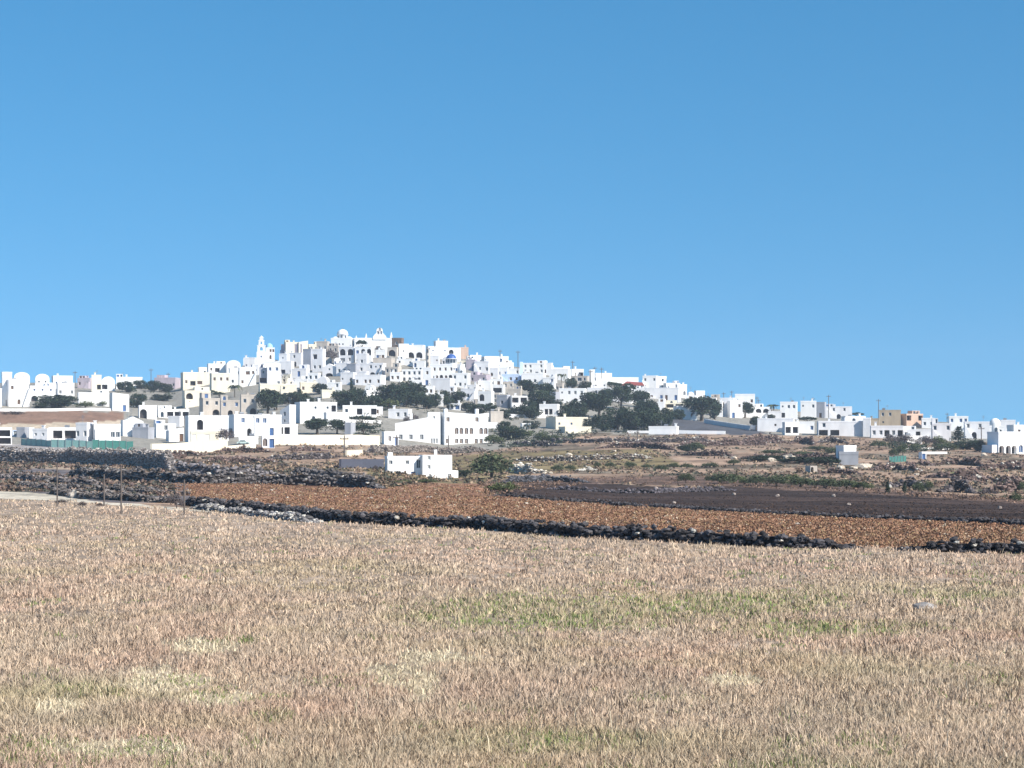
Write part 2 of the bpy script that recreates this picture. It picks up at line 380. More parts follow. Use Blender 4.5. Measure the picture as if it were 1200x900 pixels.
S = gv.uniform(.1, .3, len(C)); cc = np.array([.055,.036,.028])*gv.uniform(.5, 1.8, (len(C), 1)); C[:, 2] -= .05
stuff(leafmass('dark_clods', C, S, 6, .09+0*S, cc, M_leaf, gv, .4), 'dark volcanic clods scattered over the ploughed black soil', 'clods')
def scrub(px, row, X, Y):
    z = np.zeros(px.shape, bool)
    for nm in ('orange', 'dark', 'brownvine', 'pale', 'brown', 'slate', 'village'):
        for p in ZP[nm]: z |= in_poly(px, row, p)
    return ~z & (row < field_row(px)-.5) & (Y > 150) & (fbm(X/12, Y/14, 3) > .42)
C, px, row = sample_zone(scrub, 9500, gv, 150, 600)
S = gv.uniform(.2, .75, len(C))*(.6+C[:, 1]/600)
t = gv.uniform(0, 1, len(C))
cc = np.where((t < .33)[:, None], np.array([.075,.075,.055]), np.where((t < .7)[:, None], np.array([.24,.175,.12]), np.array([.16,.11,.085])))
cc = cc*gv.uniform(.6, 1.5, (len(C), 1))
lf = px < 240; cc = np.where(lf[:, None], cc*np.array([.85,.85,.95]), cc)
stuff(leafmass('dry_scrub', C, S, 9, .12+C[:, 1]*.0004, cc, M_leaf, gv), 'brown and grey-green dry scrub growing over the terraces', 'scrub')

# ------------------------------------------------------------------ rocks and dry stone walls
def ico(sub):
    bm = bmesh.new(); bmesh.ops.create_icosphere(bm, subdivisions=sub, radius=1)
    v = np.array([x.co[:] for x in bm.verts]); f = np.array([[q.index for q in p.verts] for p in bm.faces]); bm.free(); return v, f
I1, I2 = ico(1), ico(2)
def rock_mesh(name, P, S, colr, g, hi=False, squash=.7, core=None, parent=None):
    v, f = I2 if hi else I1; n = len(P); m = len(v)
    jit = 1+g.normal(0, .17 if hi else .22, (n, m))
    a = g.uniform(0, 2*math.pi, n); ca, sa = np.cos(a), np.sin(a)
    L = v[None]*jit[..., None]*np.stack([g.uniform(.7, 1.4, n), g.uniform(.7, 1.3, n), squash*g.uniform(.7, 1.2, n)], -1)[:, None]*S[:, None, None]
    x = L[..., 0]*ca[:, None]-L[..., 1]*sa[:, None]; y = L[..., 0]*sa[:, None]+L[..., 1]*ca[:, None]
    V = np.stack([x, y, L[..., 2]], -1)+P[:, None]
    tr = (f[None]+(np.arange(n)*m)[:, None, None]).reshape(-1, 3); cl = np.repeat(colr, m, 0); V = V.reshape(-1, 3); qd = None
    if core is not None:
        cv, cq, ccol = core; qd = cq+len(V); V = np.concatenate([V, cv]); cl = np.concatenate([cl, np.tile(ccol, (len(cv), 1))])
    return mesh_np(name, V, quads=qd, tris=tr, mat=M_rock, col=cl, parent=parent)
THINGS = []   # (object, px, row, look, noun, rest of label, group)
def thing_reg(o, px, row, look, cat, group=None): o['category'] = cat; o['kind'] = 'thing'; THINGS.append([o, px, row, look, group])
def stone_wall(pts, h, size, base, look, thick=.7, hi=False, pale=0.0, dens=1.0, seed=0, wob=.25):
    g = np.random.default_rng(int(pts[0][0])*7+int(pts[0][1])+seed)
    W = [hit(*p) for p in pts]; P = np.array([[w[0], w[1]] for w in W])
    seg = np.linalg.norm(np.diff(P, axis=0), axis=1); s = np.concatenate([[0], np.cumsum(seg)]); Lt = s[-1]
    n = int(Lt*h/(size*size*.8)*dens)+int(Lt/size*2.2)
    t = g.uniform(0, Lt, n); X = np.interp(t, s, P[:, 0]); Y = np.interp(t, s, P[:, 1])
    ti = np.clip(np.searchsorted(s, t)-1, 0, len(seg)-1); dx = np.diff(P, axis=0)/seg[:, None]
    nrm = np.stack([-dx[ti, 1], dx[ti, 0]], -1); nrm *= -np.sign(nrm[:, 1]+1e-9)[:, None]      # towards the viewer
    endf = lambda q: np.clip(np.minimum(q, Lt-q)/max(2.5, h*2), .12, 1); hh = h*(1+wob*2*(fbm(t/2.2, t*0, 3+seed)-.5))*endf(t); k = g.uniform(0, 1, n)
    z = hh*k; top = k > .86
    off = thick/2*(1-.35*k)*np.where(top, g.uniform(-1, 1, n), np.where(g.uniform(0, 1, n) < .8, 1, -1))
    Z = terrain(X, Y)
    Pn = np.stack([X+nrm[:, 0]*off, Y+nrm[:, 1]*off, Z+z], -1)
    c = np.array(base)*g.uniform(.45, 1.7, (n, 1)); c = np.where((g.uniform(0, 1, n) < pale)[:, None], np.array([.5,.47,.42])*g.uniform(.6, 1.2, (n, 1)), c)
    m = max(2, int(Lt/1.5)); tt = np.linspace(0, Lt, m); cx = np.interp(tt, s, P[:, 0]); cy = np.interp(tt, s, P[:, 1]); ci = np.clip(np.searchsorted(s, tt)-1, 0, len(seg)-1)
    cn = np.stack([-dx[ci, 1], dx[ci, 0]], -1); ch = h*(1+wob*2*(fbm(tt/2.2, tt*0, 3+seed)-.5))*.74*endf(tt); cz = terrain(cx, cy)
    cv = []
    for sg, zz, w in ((-1, -.4, .42), (1, -.4, .42), (1, 1, .28), (-1, 1, .28)):
        cv.append(np.stack([cx+cn[:, 0]*sg*w*thick, cy+cn[:, 1]*sg*w*thick, cz+(ch if zz == 1 else zz)], -1))
    cv = np.stack(cv, 1).reshape(-1, 3); b = np.arange(m-1)[:, None]*4
    cq = np.concatenate([b+np.array([[i, (i+1) % 4, (i+1) % 4+4, i+4]]) for i in range(4)]+[np.array([[0, 1, 2, 3]]), np.array([[3, 2, 1, 0]])+(m-1)*4])
    mx, my = float(P[:, 0].mean()), float(P[:, 1].mean())
    o = rock_mesh('dry_stone_wall', Pn, size*g.uniform(.6, 1.15, n)*.62, c, g, hi, core=(cv, cq, np.array(base)*.5))
    pm = pts[len(pts)//2]; thing_reg(o, sum(p[0] for p in pts)/len(pts), sum(p[1] for p in pts)/len(pts), look, 'stone wall')
    return o
BLK = (.062,.058,.062); GRY = (.17,.165,.175); BRN = (.12,.085,.075); PAL = (.42,.36,.28)
stone_wall([(215,592),(300,600),(350,606),(400,612),(470,616),(560,620),(650,628),(720,632),(800,636),(900,641),(1010,644)], .52, .20, BLK, 'long low black dry stone wall along the field edge', hi=True, pale=.02)
stone_wall([(1045,645),(1120,647),(1200,649),(1300,654),(1400,660)], .42, .19, BLK, 'short crumbling black stone wall at the field corner right', hi=True, pale=.05, wob=.6)
stone_wall([(228,596),(290,603),(372,613)], .3, .18, (.17,.16,.16), 'line of pale loose stones at the foot of the black wall', pale=.25, wob=.6, hi=True)
stone_wall([(-60,560),(0,562),(60,566),(120,570)], .65, .27, (.15,.13,.125), 'dark terrace wall at the left end of the field', wob=.9)
stone_wall([(60,579),(130,586),(215,590)], .5, .25, (.15,.13,.12), 'dark terrace wall behind the wire fence', wob=.9)
stone_wall([(20,571),(90,576),(200,580)], .55, .26, (.13,.115,.11), 'dark terrace wall in the middle of the left slope', wob=.9)
stone_wall([(80,560),(150,564),(235,567),(300,567),(400,571),(450,573)], 1.2, .32, (.12,.11,.11), 'tall dark rubble wall behind the rust vines', pale=.02, wob=.6)
stone_wall([(-60,539),(0,541),(80,543),(160,547),(205,552)], 2.5, .30, (.27,.24,.225), 'high grey rubble retaining wall below the green netting', thick=1.2, wob=.2)
stone_wall([(205,552),(260,557),(330,559)], 1.1, .5, (.17,.155,.16), 'dark rubble bank right of the grey retaining wall', thick=1, wob=.5)
stone_wall([(345,556),(400,563),(440,566)], 1.0, .45, (.10,.09,.09), 'dark broken wall left of the near white house', wob=.5)
stone_wall([(430,530),(500,530),(573,529)], 1.7, .4, (.22,.19,.17), 'brown stone wall under the long white hotel', wob=.12)
stone_wall([(573,581),(640,586),(700,590),(760,594)], .32, .22, BLK, 'low black stone edging left between vines and dark soil', wob=.5)
stone_wall([(760,594),(880,602),(1000,609),(1100,612),(1300,620)], .28, .2, BLK, 'low black stone edging right between vines and dark soil', wob=.5)
stone_wall([(590,566),(640,564),(690,566)], .9, .4, (.08,.08,.09), 'dark stone wall right of the big round bush', wob=.5)
stone_wall([(640,573),(760,578),(860,575)], .5, .35, (.09,.08,.09), 'low dark wall across the left part of the black soil', wob=.6)
stone_wall([(598,541),(680,540),(765,538)], 1.1, .5, (.16,.13,.11), 'brown wall with pale stones above the olive strip', pale=.25, wob=.3)
stone_wall([(596,553),(620,555),(645,555)], 1.5, .6, (.5,.44,.36), 'pale cream ruined wall beside the round bush', pale=.6, wob=.5)
stone_wall([(675,552),(700,551)], .8, .5, (.62,.58,.52), 'short white stone heap on the olive strip', pale=.7, wob=.5)
for k, (a, ln, hh_) in enumerate([((640,519),130,1.2),((700,526),90,1.4),((745,519),90,1.2),((790,523),110,1.4),((862,520),60,1.6),((880,519),30,1.8),((800,534),60,1.3),((865,538),120,1.2),((925,520),30,1.6),((955,519),40,1.5),
      ((1095,545),60,1.2),((1140,551),80,1.2),((1170,547),60,1.0),((1060,545),35,1.2),((1085,560),70,1.2),((1020,551),60,1.2),((1100,577),45,1.6),((1150,576),55,1.6),((1040,571),50,1.2),((960,555),50,.8),((1120,566),80,1.0),
      ((250,530),70,1.0),((310,538),80,1.1),((240,541),90,.9),((335,529),50,.9),((180,534),60,.9),((600,522),60,1.0)]):
    x, y = a; stone_wall([(x, y), (x+ln*.5, y+random.uniform(-1, 1)), (x+ln, y+random.uniform(-1.5, 2.5))], hh_, .5, random.choice([BRN, (.14,.10,.09), (.10,.085,.085)]), 'low reddish-brown terrace wall', wob=.7, seed=k, pale=.05)

def boulder(px, row, w, c, look, flat=.55):
    X, Y, Z = hit(px, row); s = w/F*Y/2
    g = np.random.default_rng(int(px)); v, f = I2
    k = g.normal(0, .16, (len(v), 1)); V = v*(1+k)*np.array([s, s*.8, s*flat*1.2])
    o = mesh_np('boulder', V, tris=f, mat=M_rock, col=np.array(c)*np.ones((len(v), 3)))
    o.location = (X, Y, Z+s*flat*.35); thing_reg(o, px, row, look, 'rock'); return o
boulder(1084, 715, 27, (.27,.25,.24), 'grey-white rock lying in the dry grass', .4)
boulder(1064, 711, 10, (.27,.25,.24), 'small grey stone lying in the dry grass', .5)
b = boulder(509, 618, 13, (.50,.43,.38), 'pale pointed stone leaning on the black wall', .9)
boulder(89, 584, 16, (.40,.36,.31), 'pale rounded rock beside the track', .8)
for k in range(24):
    x = random.uniform(240, 1180); top = np.interp(x, [200,400,600,800,1000,1200], [570,575,586,600,611,616]); bot = np.interp(x, [200,400,600,800,1000,1200], [586,596,608,620,630,640])
    boulder(x, random.uniform(top, bot), random.uniform(2.5, 5), (.46,.40,.34), 'small pale stone lying among the rust vines', .7)
for x, y in [(769,573),(819,572),(847,574),(860,580),(911,582),(995,592),(1172,596),(977,582),(790,590)]: boulder(x, y, 5, (.30,.25,.22), 'small pale stone lying on the dark soil', .7)
for x, y, w in [(1131,559,9),(1150,563,8),(1182,565,12),(1012,549,17),(985,549,10),(1000,550,10),(945,542,14),(925,539,16),(975,545,8),(1153,534,8),(860,538,8),(880,540,10),(905,541,12),(700,535,6),(667,534,8),(632,523,8),(573,553,8),(720,530,5),(1075,557,6),(405,524,8),(590,572,10)]:
    boulder(x, y, w, (.50,.43,.35), 'pale weathered boulder lying on the scrub terraces', .5)

# ------------------------------------------------------------------ houses
CH = 'rsaAdGg'
def arch_pts(w, h, n=8, seg=True):
    r = w/2; rh = min(r, h*.6)
    p = [(-r, 0), (r, 0)]
    for k in range(n+1):
        a = math.pi*k/n; p.append((r*math.cos(a), h-rh+rh*math.sin(a)))
    return p
def openings(rows, w, h, g, z0=0):
    """list of (kind, outline in facade plane) for rows like 'rr/AA'"""
    res = []
    if not rows: return res
    R_ = rows.split('/'); rh = h/len(R_)
    for i, row in enumerate(R_):
        zb = z0+h-rh*(i+1)
        n = len(row); sw = w/max(n, 1)
        for j, ch in enumerate(row):
            if ch == '.': continue
            cx = -w/2+sw*(j+.5)+g.uniform(-.06, .06)*sw
            mxw = sw*.8; mxh = rh*.8
            if ch == 'r': ww, hh, lo, ar = 1.0, 1.35, .32, 0
            elif ch == 's': ww, hh, lo, ar = .65, .7, .45, 0
            elif ch == 'a': ww, hh, lo, ar = 1.15, 1.9, .18, 1
            elif ch == 'A': ww, hh, lo, ar = 3.0, 2.7, .04, 1
            elif ch == 'B': ww, hh, lo, ar = 5.0, 3.2, .03, 1
            elif ch == 'd': ww, hh, lo, ar = 1.1, 2.1, .02, 0
            elif ch == 'G': ww, hh, lo, ar = sw*.84, 1.9, .18, 0
            else: ww, hh, lo, ar = 2.2, 1.5, .25, 0
            ww = min(ww, mxw); hh = min(hh, mxh); zz = zb+min(lo*rh, rh-hh-.12*rh) if lo > .05 else zb+.06
            zz = max(zz, zb+.05)
            pts = arch_pts(ww, hh) if ar else [(-ww/2, 0), (ww/2, 0), (ww/2, hh), (-ww/2, hh)]
            res.append((ch, [(cx+x, zz+z) for x, z in pts]))
    return res
def facade(mb, outline, holes, M, depth):
    """wall plane with real openings; M maps (x,0,z) to house space, +y into the wall"""
    loops = [[Vector((x, z, 0)) for x, z in outline]]+[[Vector((x, z, 0)) for x, z in reversed(hp)] for hp in holes]
    flat = [p for l in loops for p in l]
    try: tris = tessellate_polygon(loops)
    except Exception: tris = []
    mb.add([tuple(M @ Vector((p.x, 0, p.y))) for p in flat], tris)
    for hp in holes:
        n = len(hp)
        mb.add([tuple(M @ Vector((x, 0, z))) for x, z in hp]+[tuple(M @ Vector((x, depth, z))) for x, z in hp], [(i, (i+1) % n, n+(i+1) % n, n+i) for i in range(n)])
def shrink(pts, s):
    cx = sum(p[0] for p in pts)/len(pts); cz = sum(p[1] for p in pts)/len(pts)
    x0 = min(p[0] for p in pts); x1 = max(p[0] for p in pts); z0 = min(p[1] for p in pts); z1 = max(p[1] for p in pts)
    kx = max(.2, 1-2*s/(x1-x0)); kz = max(.2, 1-2*s/(z1-z0)); mx, mz = (x0+x1)/2, (z0+z1)/2
    return [(mx+(x-mx)*kx, mz+(z-mz)*kz) for x, z in pts]
def put_openings(root, ops, M, depth, near, g, flatshut):
    for ch, pts in ops:
        big = ch in 'ABG'
        door = ch == 'd'
        nm = 'door' if door else ('archway' if ch in 'AB' else ('veranda_opening' if ch == 'G' else 'window'))
        mat = g.choice([M_doorb, M_doorw, M_doorb]) if door else (M_dark if big else flatshut)
        mb = MB(); mb.prism(pts, depth-.02, depth+.12, M)
        p = mb.build(nm, mat, root)
        if not big:
            fr = shrink(pts, .11); mb = MB(); n = len(pts)
            if near or ch != 's':
                # frame ring standing in the reveal
                a = [(x, z) for x, z in shrink(pts, .005)]
                vs = [M @ Vector((x, depth-.07, z)) for x, z in a]+[M @ Vector((x, depth-.07, z)) for x, z in fr]+[M @ Vector((x, depth-.022, z)) for x, z in fr]
                mb.add([tuple(v) for v in vs], [(i, (i+1) % n, n+(i+1) % n, n+i) for i in range(n)]+[(n+i, n+(i+1) % n, 2*n+(i+1) % n, 2*n+i) for i in range(n)])
                if near:
                    xs = [q[0] for q in fr]; zs = [q[1] for q in fr]; mxx = (min(xs)+max(xs))/2
                    mb.box(mxx-.03, mxx+.03, depth-.065, depth-.022, min(zs), max(zs)-.02, M)
                f = mb.build('frame', M_frame if not door else mat, p)
HOUSES = []
WORD = ['no','one','two','three','four','five','six','seven','eight','nine','ten','eleven','twelve','thirteen','fourteen']
def house(x0, x1, yt, yb, kind='flat', rows='', r=0, c='w', side='', ch='', d=.8, name='house', look=None, base=None, D=None, sh=None, lh=None, noun=None, depth=None, extra=None):
    g = random.Random(int(x0*31+yt*17+yb))
    cx = (x0+x1)/2
    X, Y, Z = hit(cx, yb)
    if D: Y = D; X = (cx-600)/F*Y; Z = T(X, Y)
    zb = CAMZ-(yb-HOR)*Y/F
    Wm = (x1-x0)/F*Y; th = R(r)
    k = d; w = Wm/(math.cos(th)+k*abs(math.sin(th))); dp = k*w
    if dp < 3.2: dp = 3.2; w = max(1.2, (Wm-dp*abs(math.sin(th)))/math.cos(th))
    if dp > 13: dp = 13; w = (Wm-dp*abs(math.sin(th)))/math.cos(th)
    if depth: dp = depth; w = max(1.0, (Wm-dp*abs(math.sin(th)))/math.cos(th))
    ext = (dp*math.cos(th)+w*abs(math.sin(th)))/2
    X *= (Y+ext*.5)/Y
    H = (yb-yt)/F*Y
    cyy = Y+ext
    z0 = zb
    root = empty(name, (X, cyy, z0), th)
    ca, sa = math.cos(th), math.sin(th)
    zmin = min(T(X+ca*a*w/2-sa*b_*dp/2, cyy+sa*a*w/2+ca*b_*dp/2) for a in (-1, 0, 1) for b_ in (-1, 1))
    zlo = min(-.3, zmin-z0-.4)
    wm = WALLS[c]; h = H
    Mf = Matrix.Translation((0, -dp/2, 0))
    Mr = Matrix.Translation((w/2, 0, 0)) @ Matrix.Rotation(math.pi/2, 4, 'Z')
    Ml = Matrix.Translation((-w/2, 0, 0)) @ Matrix.Rotation(-math.pi/2, 4, 'Z')
    rec = .28 if Y > 450 else .2
    nrow = max(1, len(rows.split('/')))
    hb = h
    if kind == 'barrel': hb = h-min(w/2, h*.4)
    if kind == 'gable': hb = h*.72
    if kind == 'dome': hb = h*.62
    up = None
    if name == 'house' and kind == 'flat' and H > 3.9 and w > 4.5 and g.random() < .5:
        hb = h = H*g.uniform(.70, .80) if '/' in rows or H > 5 else H*.66; up = True
    ops = openings(rows, w, hb, g); so = openings(side, dp, hb, g)
    bigrec = lambda ch_: 1.4 if ch_ in 'ABG' else rec
    if kind == 'barrel':
        out = [(-w/2, zlo), (w/2, zlo)]+[(w/2*math.cos(math.pi*i/12), hb+(h-hb)*math.sin(math.pi*i/12)) for i in range(13)]
    elif kind == 'gable': out = [(-w/2, zlo), (w/2, zlo), (w/2, hb), (0, h), (-w/2, hb)]
    elif kind == 'slope': a, b_ = (lh or 1), (sh or .8); out = [(-w/2, zlo), (w/2, zlo), (w/2, h*b_), (-w/2, h*a)]
    else: out = [(-w/2, zlo), (w/2, zlo), (w/2, hb), (-w/2, hb)]
    if kind == 'slope':
        lim = h*min(lh or 1, sh or .8)
        ops = [q for q in openings(rows, w, lim, g)]; so = []
    mb = MB()
    for hp_set, M, ol, dd in ((ops, Mf, out, dp),):
        sm = [p for q, p in hp_set if q not in 'ABG']; bg = [p for q, p in hp_set if q in 'ABG']
        facade(mb, ol, sm+bg, M, rec)
        # deep reveals behind the big openings
        for p in bg:
            n = len(p); mb.add([tuple(M @ Vector((x, rec, z))) for x, z in p]+[tuple(M @ Vector((x, 1.3, z))) for x, z in p], [(i, (i+1) % n, n+(i+1) % n, n+i) for i in range(n)])
    hL = out[-1][1]; hR = out[2][1]
    sideR = [(-dp/2, zlo), (dp/2, zlo), (dp/2, hR), (-dp/2, hR)]; sideL = [(-dp/2, zlo), (dp/2, zlo), (dp/2, hL), (-dp/2, hL)]
    facade(mb, sideR, [p for q, p in so] if r < 0 else [], Mr, rec)
    facade(mb, sideL, [p for q, p in so] if r > 0 else [], Ml, rec)
    mb.add([(x, dp/2, z) for x, z in out], [tuple(range(len(out)-1, -1, -1))])
    m = len(out)
    topz = -.0
    for i in range(2, m-1):
        (xa, za), (xb, zb_) = out[i], out[i+1]
        mb.add([(xa, -dp/2, za), (xb, -dp/2, zb_), (xb, dp/2, zb_), (xa, dp/2, za)], [(0, 1, 2, 3)])
    body = mb.build('wall', wm, root)
    shut = g.choice(M_shut)
    if up:
        uw = w*g.uniform(.3, .58); sx = g.choice((-1, 1)); ux = sx*(w/2-uw/2-.06); ud = dp*.6; uy0 = dp/2-ud-.06; hU = H-h
        m2 = MB(); Mu = Matrix.Translation((ux, uy0, h-.1)); uo = openings(g.choice(['r', 'd', 'rr', '.r', 'a', 's', 'dr']), uw, hU+.1, g)
        facade(m2, [(-uw/2, 0), (uw/2, 0), (uw/2, hU+.1), (-uw/2, hU+.1)], [p for q, p in uo], Mu, .2)
        for sg in (-1, 1):
            xx = ux+sg*uw/2; m2.add([(xx, uy0, h-.1), (xx, uy0+ud, h-.1), (xx, uy0+ud, H), (xx, uy0, H)], [(0, 1, 2, 3)])
        m2.add([(ux-uw/2, uy0+ud, h-.1), (ux+uw/2, uy0+ud, h-.1), (ux+uw/2, uy0+ud, H), (ux-uw/2, uy0+ud, H)], [(0, 1, 2, 3)])
        m2.add([(ux-uw/2, uy0, H), (ux+uw/2, uy0, H), (ux+uw/2, uy0+ud, H), (ux-uw/2, uy0+ud, H)], [(0, 1, 2, 3)])
        m2.build('upper_room', wm, root); put_openings(root, uo, Mu, .2, False, g, shut)
    if name == 'house' and kind == 'flat' and w > 5 and H > 3.5 and g.random() < .3:
        n_st = 9; sL = w*g.uniform(.3, .45); sH = h*g.uniform(.5, .9); x_s = g.choice((-1, 1)); m2 = MB(); xe = x_s*(w/2-.02)
        for i in range(n_st):
            a0, a1 = xe-x_s*sL*i/n_st, xe-x_s*sL*(i+1)/n_st; m2.box(min(a0, a1), max(a0, a1), -dp/2-1.1, -dp/2-.003, zlo, sH*(n_st-i)/n_st)
        m2.build('staircase', wm, root)
    for q, p in ops: put_openings(root, [(q, p)], Mf, 1.3 if q in 'ABG' else rec, Y < 600, g, shut)
    for q, p in so: put_openings(root, [(q, p)], Mr if r < 0 else Ml, rec, Y < 600, g, shut)
    if kind in ('flat',) and w > 2:
        pb = MB(); t_ = .22; ph = g.uniform(.25, .5)
        for (a, b_, cc_, dd_) in ((-w/2-.05, w/2+.05, -dp/2-.05, -dp/2+t_), (-w/2-.05, w/2+.05, dp/2-t_, dp/2+.05), (-w/2-.05, -w/2+t_, -dp/2+t_, dp/2-t_), (w/2-t_, w/2+.05, -dp/2+t_, dp/2-t_)):
            pb.box(a, b_, cc_, dd_, h-.12, h+ph)
        pb.build('parapet', wm, root)
    if kind == 'dome':
        rr = min(w, dp)*.42; zb2 = hb
        pb = MB(); pb.lathe([(rr*1.05, -.02), (rr*1.05, (h-hb)*.25), (rr, (h-hb)*.28)]+[(rr*math.cos(R(a)), (h-hb)*.28+(h-hb)*.72*math.sin(R(a))) for a in range(0, 91, 15)], 18, (0, 0, zb2))
        pb.build('dome', WALLS['w'], root, True)
    if not ch and name == 'house' and kind == 'flat' and w > 3.5 and g.random() < .55: ch = g.choice('123678')
    for i, s in enumerate(ch):
        xx = (float(s)/9-.5)*w*.9; pb = MB(); hh = g.uniform(.9, 1.5); zt = hb if kind == 'flat' else hb*.9
        if kind == 'slope': zt = h*(sh or .8)+(h*(lh or 1)-h*(sh or .8))*(.5-xx/w)
        pb.box(xx-.35, xx+.35, -dp*.25-.35, -dp*.25+.35, zt-.3, zt+hh, taper=.05)
        pb.box(xx-.45, xx+.45, -dp*.25-.45, -dp*.25+.45, zt+hh, zt+hh+.15); pb.build('chimney', wm, root)
    if name == 'house' and kind == 'flat' and not up and w > 4 and g.random() < .3:
        m2 = MB(); xt = g.uniform(-.3, .3)*w; m2.tube((xt-.6, dp*.1, h+.75), (xt+.6, dp*.1, h+.75), .3, .3, 10); m2.box(xt-.5, xt+.5, dp*.1-.25, dp*.1+.25, h-.05, h+.5); m2.build('water_tank', M_metal, root)
    if name == 'house' and g.random() < .18:
        m2 = MB(); xt = g.uniform(-.35, .35)*w; m2.tube((xt, dp*.2, hb-.1), (xt, dp*.2, h+2.2), .05, .04, 5)
        for q_ in (1.5, 1.8, 2.1): m2.box(xt-.5, xt+.5, dp*.2-.03, dp*.2+.03, h+q_, h+q_+.06)
        m2.build('aerial', M_metal, root)
    if extra: extra(root, w, dp, h, Mf)
    # label look
    nw = sum(q in 'rsag' for q, _ in ops+so); na = sum(q in 'AB' for q, _ in ops); nv = sum(q == 'G' for q, _ in ops)
    if look is None:
        bits = CNAME[c]
        small = ' small' if (x1-x0) < 13 else ''
        st = ' two-storey' if nrow == 2 and H > 5 else (' three-storey' if nrow == 3 else '')
        rf = {'flat': ' flat-roofed', 'barrel': ' barrel-roofed', 'gable': ' gabled', 'dome': ' domed', 'slope': ' slope-topped'}[kind]
        nn = noun or 'house'
        if na and nw: tail = f' with {WORD[na]} arch{"es" if na>1 else ""} and windows'
        elif na: tail = f' with {WORD[na]} arch{"es" if na>1 else ""}'
        elif nv: tail = ' with open veranda'
        elif nw: tail = f' with {WORD[nw]} window{"s" if nw>1 else ""}'
        else: tail = ' with plain wall'
        look = (small.strip()+' ' if small else '')+bits+st+rf+' '+nn+tail
    thing_reg(root, cx, (yt+yb)/2, look, noun or 'house', 'village houses on the hill' if name == 'house' else None)
    HOUSES.append((x0, x1, yt, yb))
    return root, w, dp, h
